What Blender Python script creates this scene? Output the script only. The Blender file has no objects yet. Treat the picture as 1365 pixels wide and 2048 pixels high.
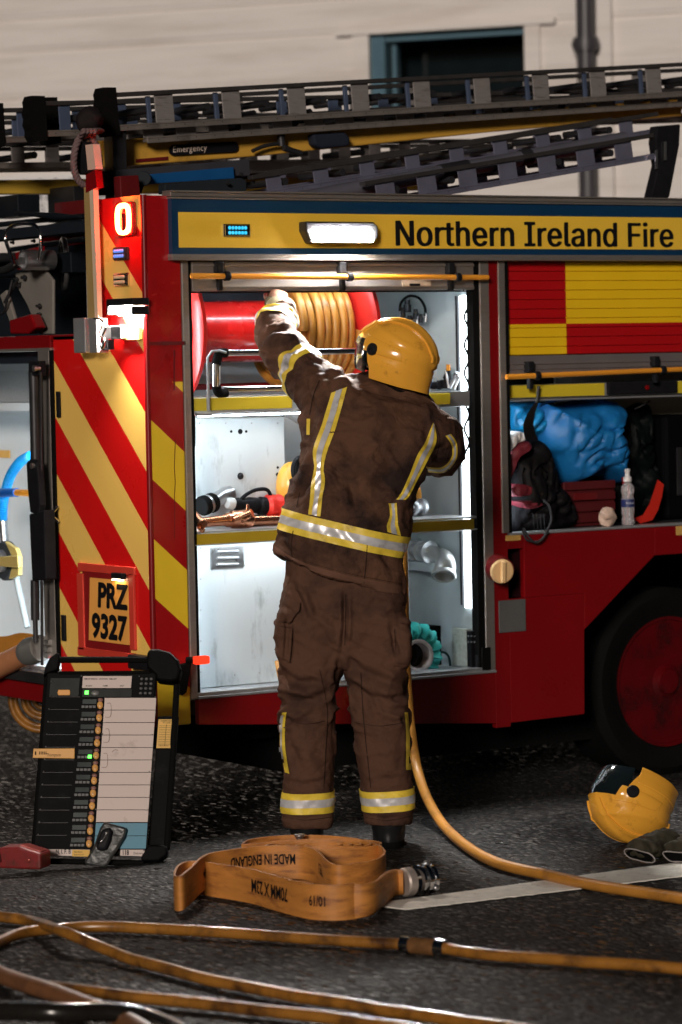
import bpy, bmesh, math, random
from mathutils import Vector as V, Matrix, noise, bvhtree
random.seed(7)
sc=bpy.context.scene; C=sc.collection
R=math.radians
# ---------------------------------------------------------------- camera frame (telephoto, slight roll)
TH=R(34); FPX=6270.; PT=math.atan(300/6270.); RO=.0204
CAM=V((-5.797,-9.839,1.68))
s_,c_=math.sin,math.cos
FW=V((s_(TH)*c_(PT),c_(TH)*c_(PT),-s_(PT))); R0=V((c_(TH),-s_(TH),0)); U0=V((s_(TH)*s_(PT),c_(TH)*s_(PT),c_(PT)))
RT=R0*c_(RO)-U0*s_(RO); UP=U0*c_(RO)+R0*s_(RO)
FH=V((s_(TH),c_(TH),0))
def ray(u,v): return FW*FPX+RT*(u-682.5)+UP*(1024-v)
def W(u,v,d): return CAM+ray(u,v)*(d/FPX)
def P(u,v,ax,val):
    d=ray(u,v); t=(val-CAM[ax])/d[ax]; return CAM+d*t
def S(u,v,y=0.): return P(u,v,1,y)
def B(u,v,x=0.): return P(u,v,0,x)
def G(u,v,z=0.): return P(u,v,2,z)
def PP(u,v,p0,n):
    d=ray(u,v); return CAM+d*((p0-CAM).dot(n)/d.dot(n))
def proj(p):
    q=p-CAM; z=q.dot(FW); return (682.5+FPX*q.dot(RT)/z,1024-FPX*q.dot(UP)/z)
cd=bpy.data.cameras.new('camera'); cam=bpy.data.objects.new('camera',cd); C.objects.link(cam); sc.camera=cam
cam.matrix_world=Matrix(((RT.x,UP.x,-FW.x,CAM.x),(RT.y,UP.y,-FW.y,CAM.y),(RT.z,UP.z,-FW.z,CAM.z),(0,0,0,1)))
cd.sensor_fit='VERTICAL'; cd.sensor_height=36; cd.sensor_width=24; cd.lens=36*FPX/2048; cd.clip_end=500
cd.dof.use_dof=True; cd.dof.focus_distance=11.05; cd.dof.aperture_fstop=3.0
sc.view_settings.view_transform='Standard'; sc.view_settings.look='None'; sc.view_settings.exposure=.55; sc.view_settings.gamma=1
sc.cycles.use_denoising=True; sc.cycles.max_bounces=6; sc.cycles.sample_clamp_indirect=6
SANS=None
try:
    import os
    SANS=bpy.data.fonts.load(os.path.join(bpy.utils.resource_path('LOCAL'),'datafiles','fonts','Inter.woff2'))   # Blender's own interface font
except Exception: SANS=None
# ---------------------------------------------------------------- mesh helpers
class MB:
    def __init__(s): s.v=[]; s.f=[]
    def add(s,vs,fs):
        o=len(s.v); s.v+= [V(p) for p in vs]; s.f+=[tuple(i+o for i in f) for f in fs]; return s
    def box(s,a,b):
        x0,x1=sorted((a[0],b[0])); y0,y1=sorted((a[1],b[1])); z0,z1=sorted((a[2],b[2]))
        return s.add([(x0,y0,z0),(x1,y0,z0),(x1,y1,z0),(x0,y1,z0),(x0,y0,z1),(x1,y0,z1),(x1,y1,z1),(x0,y1,z1)],
            [(0,3,2,1),(4,5,6,7),(0,1,5,4),(1,2,6,5),(2,3,7,6),(3,0,4,7)])
    def obox(s,c,ex,ey,ez):
        c=V(c); return s.add([c+ex*i+ey*j+ez*k for k in(-1,1) for (i,j) in((-1,-1),(1,-1),(1,1),(-1,1))],
            [(0,3,2,1),(4,5,6,7),(0,1,5,4),(1,2,6,5),(2,3,7,6),(3,0,4,7)])
    def prism(s,pts,off):
        n=len(pts); off=V(off); pts=[V(p) for p in pts]
        return s.add(pts+[p+off for p in pts],[tuple(range(n)),tuple(range(2*n-1,n-1,-1))]+[(i,i+n,(i+1)%n+n,(i+1)%n) for i in range(n)])
    def tube(s,pts,r,n=12,cap=True,up=None):
        pts=[V(p) for p in pts]; m=len(pts); rs=r if isinstance(r,(list,tuple)) else [r]*m
        t0=(pts[1]-pts[0]).normalized(); a=t0.orthogonal().normalized() if up is None else V(up)
        vs=[]; fs=[]
        for i,p in enumerate(pts):
            t=((pts[min(i+1,m-1)]-pts[max(i-1,0)])).normalized()
            a=(a-t*a.dot(t)).normalized(); b=t.cross(a)
            vs+=[p+(a*math.cos(2*math.pi*k/n)+b*math.sin(2*math.pi*k/n))*rs[i] for k in range(n)]
        for i in range(m-1):
            for k in range(n): fs.append((i*n+k,i*n+(k+1)%n,(i+1)*n+(k+1)%n,(i+1)*n+k))
        if cap: fs+=[tuple(range(n-1,-1,-1)),tuple(range((m-1)*n,m*n))]
        return s.add(vs,fs)
    def lathe(s,p,ax,prof,n=24,cap=True):
        ax=V(ax).normalized(); p=V(p)
        return s.tube2([p+ax*h for h,_ in prof],[r for _,r in prof],ax,n,cap)
    def tube2(s,pts,rs,ax,n,cap=True):
        a=ax.orthogonal().normalized(); b=ax.cross(a); vs=[];fs=[]
        for p,r in zip(pts,rs): vs+=[p+(a*math.cos(2*math.pi*k/n)+b*math.sin(2*math.pi*k/n))*max(r,1e-4) for k in range(n)]
        for i in range(len(pts)-1):
            for k in range(n): fs.append((i*n+k,i*n+(k+1)%n,(i+1)*n+(k+1)%n,(i+1)*n+k))
        if cap: fs+=[tuple(range(n-1,-1,-1)),tuple(range((len(pts)-1)*n,len(pts)*n))]
        return s.add(vs,fs)
    def ell(s,c,ex,ey,ez,n=12):
        c=V(c); vs=[];fs=[]
        for i in range(n+1):
            t=math.pi*i/n
            for k in range(2*n):
                q=math.pi*k/n; vs.append(c+ex*(math.sin(t)*math.cos(q))+ey*(math.sin(t)*math.sin(q))+ez*math.cos(t))
        for i in range(n):
            for k in range(2*n): fs.append((i*2*n+k,(i+1)*2*n+k,(i+1)*2*n+(k+1)%(2*n),i*2*n+(k+1)%(2*n)))
        return s.add(vs,fs)
    def loft(s,rings,n=40,cap=True):
        vs=[];fs=[]
        for c,ax,by,e in rings:
            for k in range(n):
                q=2*math.pi*k/n; cq,sq=math.cos(q),math.sin(q)
                vs.append(V(c)+ax*(math.copysign(abs(cq)**(2/e),cq))+by*(math.copysign(abs(sq)**(2/e),sq)))
        for i in range(len(rings)-1):
            for k in range(n): fs.append((i*n+k,i*n+(k+1)%n,(i+1)*n+(k+1)%n,(i+1)*n+k))
        if cap: fs+=[tuple(range(n-1,-1,-1)),tuple(range((len(rings)-1)*n,len(rings)*n))]
        return s.add(vs,fs)
    def text(s,txt,size,fn,bold=0.,sx=1.,space=1.,font=None):
        cu=bpy.data.curves.new('t','FONT')
        if font: cu.font=font
        cu.body=txt; cu.size=1; cu.offset=bold; cu.space_character=space; cu.resolution_u=4
        ob=bpy.data.objects.new('t',cu); C.objects.link(ob)
        me=ob.to_mesh(); vs=[v.co.copy() for v in me.vertices]; fs=[tuple(p.vertices) for p in me.polygons]
        ob.to_mesh_clear(); bpy.data.objects.remove(ob); bpy.data.curves.remove(cu)
        w=max((v.x for v in vs),default=1); 
        return s.add([fn(v.x*size*sx,v.y*size) for v in vs],fs)
def finish(o,smooth,bevel,seg=2):
    if smooth:
        for p in o.data.polygons: p.use_smooth=True
        o.data.update()
        try: o.data.set_sharp_from_angle(angle=R(smooth if smooth is not True else 40))
        except Exception: pass
    if bevel:
        m=o.modifiers.new('b','BEVEL'); m.width=bevel; m.segments=seg; m.limit_method='ANGLE'; m.angle_limit=R(40)
SPLIT={'web_plate','rung','reel_flange','locker_frame','rod_clip','shelf','shelf_front_tape','small_label','reel_disc','handwheel_spoke','led_strip','wheel_nut','hand_hole','panel_hole','strut_bolt','rear_hinge','collar','connector','valve','rail_elbow','rubber_foot_','frame_seal','visor_pivot','keypad_button','writing_strip','blue_strip','readout','footer_label','gantry_post','tube_clip','door_hinge','coupling_lug','louvre','small_label','window_surround','side_plate','crown_ridge','roof_edge','pivot_bolt'}
def islands(mb):
    par=list(range(len(mb.v)))
    def fd_(x):
        while par[x]!=x: par[x]=par[par[x]]; x=par[x]
        return x
    for f in mb.f:
        r=fd_(f[0])
        for i in f[1:]: par[fd_(i)]=r
    gr={}
    for f in mb.f: gr.setdefault(fd_(f[0]),[]).append(f)
    out=[]
    for fs in gr.values():
        ids=sorted({i for f in fs for i in f}); mp_={x:i for i,x in enumerate(ids)}; q=MB(); q.add([mb.v[i] for i in ids],[tuple(mp_[i] for i in f) for f in fs]); out.append(q)
    return out
def part(name,mb,mat,parent=None,label=None,smooth=False,bevel=0,seg=2):
    if name in SPLIT:
        isl=islands(mb)
        if len(isl)>1:
            os_=[part1(name,q,mat,parent,label,smooth,bevel,seg) for q in isl]; return os_[0]
    return part1(name,mb,mat,parent,label,smooth,bevel,seg)
def part1(name,mb,mat,parent=None,label=None,smooth=False,bevel=0,seg=2):
    off=parent['_o'] if parent is not None and '_o' in parent else (0,0,0); off=V(off)
    me=bpy.data.meshes.new(name); me.from_pydata([v-off for v in mb.v],[],mb.f)
    bm=bmesh.new(); bm.from_mesh(me); bmesh.ops.recalc_face_normals(bm,faces=bm.faces); bm.to_mesh(me); bm.free()
    o=bpy.data.objects.new(name,me); C.objects.link(o)
    for m in (mat if isinstance(mat,list) else [mat]): me.materials.append(m)
    if parent is not None: o.parent=parent; o['_o']=list(off)
    if label: o['label']=label
    finish(o,smooth,bevel,seg); return o
def thing(name,label,cat,loc=(0,0,0),group=None):
    o=bpy.data.objects.new(name,None); C.objects.link(o); o.location=loc; o['_o']=list(loc); o.empty_display_size=.05
    o['label']=label; o['category']=cat
    if group: o['group']=group
    return o
def solo(name,mb,mat,label,cat,group=None,smooth=False,bevel=0,kind=None):
    ce=sum((v for v in mb.v),V())/len(mb.v); ce.z=min(v.z for v in mb.v)
    h={'_o':list(ce)}
    me_v=mb.v; mb.v=[v-ce for v in mb.v]
    o=part(name,mb,mat,None,None,smooth,bevel); o.location=ce; mb.v=me_v
    o['label']=label; o['category']=cat
    if group: o['group']=group
    if kind: o['kind']=kind
    return o
def ss(pts,n=8):
    "catmull-rom"
    pts=[V(p) for p in pts]; out=[]
    for i in range(len(pts)-1):
        a,b,c,d=pts[max(i-1,0)],pts[i],pts[i+1],pts[min(i+2,len(pts)-1)]
        for k in range(n):
            t=k/n; out.append(.5*((2*b)+(c-a)*t+(2*a-5*b+4*c-d)*t*t+(3*b-3*c+d-a)*t**3))
    return out+[pts[-1]]
# rectangles given on the side plane (y) or the rear plane (x)
def sbox(m,u0,v0,u1,v1,y,th):
    um,vm=(u0+u1)/2,(v0+v1)/2
    return m.box((S(u0,vm,y).x,y,S(um,v0,y).z),(S(u1,vm,y).x,y+th,S(um,v1,y).z))
def rbox(m,u0,v0,u1,v1,x,th):
    um,vm=(u0+u1)/2,(v0+v1)/2
    return m.box((x,B(u0,vm,x).y,B(um,v0,x).z),(x+th,B(u1,vm,x).y,B(um,v1,x).z))
# ---------------------------------------------------------------- materials
def M(name,col,rough=.5,metal=0,var=.25,vs=6.,bump=0,bs=40.,coat=0,dirt=None,ds=3.,dth=.55,emis=0,trans=0,stretch=(1,1,1),bd=.002,spec=None,wr=0,ws=12):
    m=bpy.data.materials.new(name); m.use_nodes=True; nt=m.node_tree; N=nt.nodes; L=nt.links; b=N['Principled BSDF']
    def s(k,v):
        if k in b.inputs: b.inputs[k].default_value=v
    s('Roughness',rough); s('Metallic',metal); s('Coat Weight',coat); s('Coat Roughness',.08); s('Transmission Weight',trans)
    tc=N.new('ShaderNodeTexCoord'); mp=N.new('ShaderNodeMapping'); mp.inputs['Scale'].default_value=stretch; L.new(tc.outputs['Object'],mp.inputs[0])
    n=N.new('ShaderNodeTexNoise'); n.inputs['Scale'].default_value=vs; n.inputs['Detail'].default_value=5; L.new(mp.outputs[0],n.inputs[0])
    mx=N.new('ShaderNodeMix'); mx.data_type='RGBA'; c=(*col,1)
    mx.inputs[6].default_value=tuple(x*(1-var) for x in col)+(1,); mx.inputs[7].default_value=tuple(min(1,x*(1+var*.6)) for x in col)+(1,)
    L.new(n.outputs[0],mx.inputs[0]); out=mx.outputs[2]
    if dirt:
        n2=N.new('ShaderNodeTexNoise'); n2.inputs['Scale'].default_value=ds; n2.inputs['Detail'].default_value=8; n2.inputs['Roughness'].default_value=.65; L.new(mp.outputs[0],n2.inputs[0])
        r=N.new('ShaderNodeMapRange'); r.inputs[1].default_value=dth; r.inputs[2].default_value=dth+.2; L.new(n2.outputs[0],r.inputs[0])
        m2=N.new('ShaderNodeMix'); m2.data_type='RGBA'; L.new(r.outputs[0],m2.inputs[0]); L.new(out,m2.inputs[6]); m2.inputs[7].default_value=(*dirt,1); out=m2.outputs[2]
    L.new(out,b.inputs['Base Color'])
    rr=N.new('ShaderNodeMapRange'); rr.inputs[3].default_value=max(.03,rough-.1); rr.inputs[4].default_value=min(1,rough+.1); L.new(n.outputs[0],rr.inputs[0]); L.new(rr.outputs[0],b.inputs['Roughness'])
    if emis: b.inputs['Emission Color'].default_value=(*col,1); b.inputs['Emission Strength'].default_value=emis
    if bump:
        nb=N.new('ShaderNodeTexNoise'); nb.inputs['Scale'].default_value=bs; nb.inputs['Detail'].default_value=4; L.new(mp.outputs[0],nb.inputs[0])
        bp=N.new('ShaderNodeBump'); bp.inputs['Strength'].default_value=bump; bp.inputs['Distance'].default_value=bd; L.new(nb.outputs[0],bp.inputs['Height']); L.new(bp.outputs[0],b.inputs['Normal'])
    if spec is None: spec=.07 if (max(col)<.05 and metal<.3 and rough>.3 and not coat) else .45
    s('Specular IOR Level',spec)
    if wr:   # soft creases in cloth, from ridged noise
        nw=N.new('ShaderNodeTexNoise'); nw.inputs['Scale'].default_value=ws; nw.inputs['Detail'].default_value=3; nw.inputs['Distortion'].default_value=1.2; L.new(tc.outputs['Object'],nw.inputs[0])
        ab=math_(nt,'ABSOLUTE',math_(nt,'SUBTRACT',nw.outputs[0],.5)); b2=N.new('ShaderNodeBump'); b2.inputs['Strength'].default_value=.8; b2.inputs['Distance'].default_value=wr; L.new(ab,b2.inputs['Height'])
        if bump: L.new(bp.outputs[0],b2.inputs['Normal'])
        L.new(b2.outputs[0],b.inputs['Normal'])
    m['c']=list(col)
    return m
def math_(nt,op,a,b=None,c=None):
    n=nt.nodes.new('ShaderNodeMath'); n.operation=op
    for i,x in enumerate((a,b,c)):
        if x is None: continue
        if isinstance(x,(int,float)): n.inputs[i].default_value=x
        else: nt.links.new(x,n.inputs[i])
    return n.outputs[0]
def setcol(m,fac,colA,colB):
    "mix existing base colour (fac 0) with colB (fac 1)"
    nt=m.node_tree; b=nt.nodes['Principled BSDF']; src=b.inputs['Base Color'].links[0].from_socket
    mx=nt.nodes.new('ShaderNodeMix'); mx.data_type='RGBA'; nt.links.new(fac,mx.inputs[0]); nt.links.new(src,mx.inputs[6]); mx.inputs[7].default_value=(*colB,1)
    nt.links.new(mx.outputs[2],b.inputs['Base Color'])
def xyz(m):
    nt=m.node_tree; tc=nt.nodes.new('ShaderNodeTexCoord'); sp=nt.nodes.new('ShaderNodeSeparateXYZ'); nt.links.new(tc.outputs['Object'],sp.inputs[0]); return nt,sp.outputs
RED=(.46,.006,.009); YEL=(.88,.55,.05)
red=M('red_paint',(.20,.003,.005),.30,coat=.5,var=.15,vs=3,bump=.02,bs=30,dirt=(.14,.01,.01),ds=2.5,dth=.62)
maroon=M('dark_red_paint',(.13,.008,.010),.35,coat=.4,var=.3,dirt=(.05,.02,.02),ds=5,dth=.6)
yellow=M('reflective_yellow',YEL,.45,var=.12,vs=300,bump=.1,bs=500,bd=.0005)
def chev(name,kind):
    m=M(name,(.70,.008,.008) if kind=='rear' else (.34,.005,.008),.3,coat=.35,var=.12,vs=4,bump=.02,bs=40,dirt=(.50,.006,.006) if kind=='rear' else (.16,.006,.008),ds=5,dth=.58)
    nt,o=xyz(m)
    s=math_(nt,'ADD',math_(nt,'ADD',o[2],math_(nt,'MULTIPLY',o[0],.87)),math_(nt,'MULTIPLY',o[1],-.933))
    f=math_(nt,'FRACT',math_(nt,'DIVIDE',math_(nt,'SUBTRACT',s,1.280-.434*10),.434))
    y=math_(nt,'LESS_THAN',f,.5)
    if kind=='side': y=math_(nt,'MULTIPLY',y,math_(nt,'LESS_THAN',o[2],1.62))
    setcol(m,y,None,(.95,.60,.14) if kind=='rear' else (.80,.56,.03)); return m  # rear stripes brighter and more orange: tail and lamp glow put into the colour
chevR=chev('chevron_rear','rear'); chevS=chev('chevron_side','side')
alu=M('brushed_aluminium',(.42,.38,.35),.42,.75,var=.2,vs=20,stretch=(1,1,8))
aluL=M('light_aluminium',(.55,.56,.58),.35,.7,var=.15,vs=15,dirt=(.2,.19,.18),ds=6,dth=.6)
chrome=M('chrome',(.75,.75,.76),.12,1,var=.1)
white=M('white_locker_paint',(.56,.60,.62),.55,var=.06,vs=5,dirt=(.40,.42,.43),ds=3.5,dth=.62,bump=.05,bs=200,stretch=(2,2,.8))
lockg=M('grey_locker_paint',(.42,.48,.50),.5,var=.12,vs=6,bump=.03,bs=100,dirt=(.25,.28,.3),ds=5,dth=.6)
black=M('black_plastic',(.012,.012,.014),.38,var=.4,vs=30,bump=.1,bs=200)
rubber=M('black_rubber',(.005,.005,.005),.85,var=.3,vs=20,bump=.2,bs=100)
darkm=M('dark_metal',(.05,.05,.055),.4,.6,var=.4,vs=15)
navy=M('navy_vinyl',(.004,.035,.09),.4,var=.1)
hoseo=M('orange_hose',(.34,.145,.024),.30,var=.45,vs=14,bump=.15,bs=160,coat=.25,dirt=(.06,.025,.01),ds=9,dth=.46)
hosey=M('worn_yellow_hose',(.48,.21,.035),.36,var=.35,vs=12,bump=.15,bs=150,dirt=(.13,.06,.02),ds=8,dth=.56)
copper=M('copper',(.62,.28,.16),.25,1,var=.35,vs=12,dirt=(.2,.1,.06),ds=9,dth=.58)
blue=M('blue_pvc',(.006,.15,.42),.5,var=.3,vs=5,bump=.15,bs=20,bd=.01)
helm=M('helmet_yellow',(.84,.40,.045),.2,var=.1,vs=5,coat=.5,bump=.06,bs=70,dirt=(.30,.12,.02),ds=17,dth=.58)
def emit(name,col,st):
    m=bpy.data.materials.new(name); m.use_nodes=True; nt=m.node_tree; nt.nodes.clear()
    e=nt.nodes.new('ShaderNodeEmission'); e.inputs[0].default_value=(*col,1); e.inputs[1].default_value=st; o=nt.nodes.new('ShaderNodeOutputMaterial'); nt.links.new(e.outputs[0],o.inputs[0]); return m
orange=M('orange_rod',(.75,.30,.03),.35,var=.15)
txtblk=M('black_lettering',(.008,.008,.01),.6,var=.1)
steel=M('steel',(.45,.45,.46),.3,.9,var=.25,vs=20)
cream=M('cream_disc',(.65,.42,.2),.6,var=.2)
glass=M('dark_glass',(.006,.010,.012),.08,var=.2)
# ---------------------------------------------------------------- world and sun
w=bpy.data.worlds.new('World'); sc.world=w; w.use_nodes=True; nt=w.node_tree
sky=nt.nodes.new('ShaderNodeTexSky'); sky.sky_type='NISHITA'; sky.sun_disc=False
az=R(180+46); el=R(14)     # low warm light from behind the camera, to its left
SD=V((s_(az)*c_(el),c_(az)*c_(el),s_(el)))
sky.sun_elevation=el; sky.sun_rotation=az
bg=nt.nodes['Background']; nt.links.new(sky.outputs[0],bg.inputs[0]); bg.inputs[1].default_value=.0016
sl=bpy.data.lights.new('sun','SUN'); sl.energy=1.4; sl.angle=R(10); sl.color=(1,.88,.78)
so=bpy.data.objects.new('sun',sl); C.objects.link(so); so.rotation_euler=(-SD).to_track_quat('-Z','Y').to_euler()
# ================================================================= GROUND
asph=M('asphalt',(.014,.013,.013),.5,var=.5,vs=60)
nt=asph.node_tree; N=nt.nodes; L=nt.links; b=N['Principled BSDF']
tc0=N.new('ShaderNodeTexCoord'); tc=N.new('ShaderNodeMapping'); tc.inputs['Rotation'].default_value=(0,0,TH); tc.inputs['Scale'].default_value=(1,.42,1); L.new(tc0.outputs['Object'],tc.inputs[0]); vo=N.new('ShaderNodeTexVoronoi'); vo.inputs['Scale'].default_value=78; L.new(tc.outputs[0],vo.inputs[0])
n2=N.new('ShaderNodeTexNoise'); n2.inputs['Scale'].default_value=30; n2.inputs['Detail'].default_value=6; L.new(tc.outputs[0],n2.inputs[0])
n2.inputs['Scale'].default_value=70
vcc=N.new('ShaderNodeSeparateColor'); L.new(vo.outputs['Color'],vcc.inputs[0])
h=math_(nt,'ADD',math_(nt,'ADD',math_(nt,'MULTIPLY',vo.outputs['Distance'],-2.2),math_(nt,'MULTIPLY',vcc.outputs[0],.9)),n2.outputs[0])
bp=N.new('ShaderNodeBump'); bp.inputs['Strength'].default_value=1; bp.inputs['Distance'].default_value=.008; L.new(h,bp.inputs['Height']); L.new(bp.outputs[0],b.inputs['Normal'])
vc=N.new('ShaderNodeSeparateColor'); L.new(vo.outputs['Color'],vc.inputs[0])
stq=math_(nt,'GREATER_THAN',vc.outputs[2],.86); rg=math_(nt,'SUBTRACT',math_(nt,'ADD',math_(nt,'MULTIPLY',vc.outputs[1],.25),.70),math_(nt,'MULTIPLY',stq,.55))
for l in list(b.inputs['Roughness'].links): L.remove(l)
L.new(rg,b.inputs['Roughness']); b.inputs['Specular IOR Level'].default_value=.3
st=math_(nt,'MULTIPLY',math_(nt,'POWER',vc.outputs[0],3.5),math_(nt,'LESS_THAN',vo.outputs['Distance'],.42)); setcol(asph,st,None,(.20,.18,.165)); gap=math_(nt,'GREATER_THAN',vo.outputs['Distance'],.55); setcol(asph,gap,None,(.002,.002,.002))
n3=N.new('ShaderNodeTexNoise'); n3.inputs['Scale'].default_value=2.2; n3.inputs['Detail'].default_value=4; L.new(tc.outputs[0],n3.inputs[0])
wet=N.new('ShaderNodeMapRange'); wet.inputs[1].default_value=.5; wet.inputs[2].default_value=.62; wet.inputs[4].default_value=.45; L.new(n3.outputs[0],wet.inputs[0]); setcol(asph,wet.outputs[0],None,(.008,.0075,.008))
def gz(x,y):
    t=min(1,max(0,(y+1.0)/1.1)); return -.07*t*t*(3-2*t)
g=MB(); xs=[-120,-40,-15,-8]+[i*.5 for i in range(-12,17)]+[14,30,60,120]; ys=[-120,-40,-15,-8]+[-6+i*.2 for i in range(0,41)]+[6,15,40,120]
g.add([(x,y,gz(x,y)) for y in ys for x in xs],[(j*len(xs)+i,j*len(xs)+i+1,(j+1)*len(xs)+i+1,(j+1)*len(xs)+i) for j in range(len(ys)-1) for i in range(len(xs)-1)])
road=part('road',g,asph,smooth=60); road['kind']='structure'
wl=M('road_paint',(.92,.84,.76),.7,var=.3,vs=25,bump=.3,bs=120,dirt=(.25,.21,.18),ds=30,dth=.58)
m=MB(); A=[G(737,1813),G(1160,1755),G(1480,1712),G(1480,1742),G(1160,1781),G(800,1824)]
def rough_edge(a,b_,n,k):
    out=[]
    for i in range(n):
        p=a.lerp(b_,i/n); q=noise.noise(V((i*.7,k,0)))*.012; out.append(p+V((.3,.9,0))*q)
    return out
pl=rough_edge(A[0],A[1],30,1)+rough_edge(A[1],A[2],30,2)+rough_edge(A[3],A[4],30,5)+rough_edge(A[4],A[5],30,7)
m.prism([V((p.x,p.y,.004)) for p in pl],(0,0,.003)); o=part('road_marking',m,wl); o['kind']='structure'
# ================================================================= BUILDING BEHIND
az2=R(-35.5); BD=-V((s_(az2),c_(az2),0)); BN=V((BD.y,-BD.x,0)); 
if BN.dot(FH)>0: BN=-BN
Q=CAM+FH*22.; 
def BP(u,v,o=0): return PP(u,v,Q+BN*o,BN)
bld=thing('building','pale board clad building behind the fire engine with a dark window and grey downpipe','building',(Q.x,Q.y,0))
bw=M('cream_cladding',(.74,.70,.67),.6,var=.12,vs=3,dirt=(.58,.53,.49),ds=1.2,dth=.5,stretch=(.5,.5,6),bump=.15,bs=9,bd=.01)
def hz(u,v): return BP(u,v).z
w0=BP(740,72); w1=BP(1051,72); zt=BP(900,66).z; zb=BP(900,225).z
def along(p): return (p-Q).dot(BD)
a0,a1=along(w0),along(w1)
z0=hz(0,110); pitch=(hz(0,47)-hz(0,122)) if False else .0
bz=[hz(0,47),hz(0,112),hz(0,205)]
m=MB(); 
def bbox(m,aa,ab,za,zb_,o0,o1): 
    c=Q+BD*((aa+ab)/2)+BN*((o0+o1)/2); c.z=(za+zb_)/2; m.obox(c,BD*((ab-aa)/2),BN*((o1-o0)/2),V((0,0,(zb_-za)/2)))
rows=[-.1]; z=bz[2]
while z>.2: z-=.31; rows.append(z)
rows=sorted([r for r in rows])+[bz[2],bz[1],bz[0],bz[0]+.31,bz[0]+.62,bz[0]+.93,6.5]
for i in range(len(rows)-1):
    ra,rb=rows[i],rows[i+1]
    segs=[(-9,9)] if (rb<=zb or ra>=zt) else [(-9,a0),(a1,9)]
    for sa,sb in segs:
        lo=max(ra,-9); 
        # each board a real lapped profile
        for (x0_,x1_,o) in ((ra,ra+.022,-.022),(ra+.022,ra+.05,-.008),(ra+.05,rb,0)):
            for (ya,yb) in (((x0_,x1_),)):
                pass
            bbox(m,sa,sb,x0_,x1_,-.1,o)
part('cladding',m,bw,bld)
m=MB(); bbox(m,a0-.12,a0,zb-.1,zt+.02,-.1,.03); bbox(m,a1,a1+.11,zb-.1,zt+.02,-.1,.03); bbox(m,a0-.24,a1+.22,zt+.02,zt+.06,-.1,.05); bbox(m,a0-.2,a1+.2,zb-.12,zb-.1,-.1,.08)
part('window_surround',m,bw,bld)
m=MB(); bbox(m,a0,a1,zb-.1,zt+.02,-.5,-.45); win=part('window',m,glass,bld)
m=MB(); bl=M('blue_frame',(.06,.14,.19),.4)
bbox(m,a0,a0+.10,zb-.1,zt+.02,-.12,-.02); bbox(m,a0+.1,a1,zt-.03,zt+.02,-.12,-.04); bbox(m,a0+.12,a0+.15,zb-.1,zt-.03,-.2,-.12)
part('window_frame',m,bl,bld)
m=MB(); bbox(m,a1-.075,a1-.01,zb-.1,zt-.16,-.3,-.25); part('blind_edge',m,M('tan',(.3,.2,.12)),bld)
pa=along(BP(1181,60)); pipe=M('downpipe',(.055,.052,.06),.4,var=.2)
m=MB(); p=Q+BD*pa+BN*.12; m.tube([V((p.x,p.y,0)),V((p.x,p.y,6.4))],.062,20); zc=BP(1181,92).z; m.tube([V((p.x,p.y,zc-.045)),V((p.x,p.y,zc+.045))],.086,20); m.tube([V((p.x,p.y,zc-.02)),V((p.x,p.y,zc+.02))],.094,20)
part('downpipe',m,pipe,bld,smooth=40)
pb=along(BP(1212,60)); m=MB(); bbox(m,pb-.05,pb+.05,0,6.4,-.05,.05); part('corner_trim',m,bw,bld)
# fascia sign low on the building
sg=thing('shop_sign','white fascia sign with thin grey capitals, seen behind the pump bay at far left','sign',tuple(BP(100,420,.06)))
m=MB(); q0,q1=along(BP(-60,400)),along(BP(300,400)); bbox(m,q0,q1,hz(100,452),hz(100,352),.03,.08); part('board',m,M('sign_white',(.75,.75,.75),.5,var=.05),sg)
m=MB(); o0=BP(40,402,.085)
fn=lambda x,y:o0+BD*x+V((0,0,y)); m.text('HARD',.22,fn,sx=1.25); o0b=BP(40,425,.085); m.text('REST IN',.085,lambda x,y:o0b+BD*x+V((0,0,y)),sx=1.3,space=1.3)
part('lettering',m,M('sign_grey',(.22,.22,.25),.6),sg)
# ================================================================= FIRE ENGINE
T=thing('fire_engine','red and yellow fire engine seen from its rear corner with open side lockers','fire engine',(0,0,0))
YB=2.25; XE=5.2; ZT=2.30; ZB=.25
x1a,x1b=.184,1.51; z1a,z1b=.462,1.945
x2a=1.628; z2a=.995
# body shell panels
m=MB()
th=.028
m.box((x1b+.045,0,.23),(x2a,th,2.07))            # pillar between lockers
# panel below lockers with wheel arch
lw=[(.184,.36),(1.55,.245),(1.998,.25),(2.004,.588),(2.374,.868),(3.0,.868),(3.37,.588),(3.37,.25),(XE,.25),(XE,z2a-.012)]
m.prism([V((x,0,z)) for x,z in lw+[(x1b+.045+.002,z2a-.012)]+[(x1b+.045+.002,z1a-.03),(.184,z1a-.03)]],(0,th,0)) if False else None
def sp(poly): m.prism([V((x,0,z)) for x,z in poly],(0,th,0))
sp([(.19,.355),(x1b+.045,.249),(x1b+.045,z1a-.012),(.19,z1a-.012)])
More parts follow.
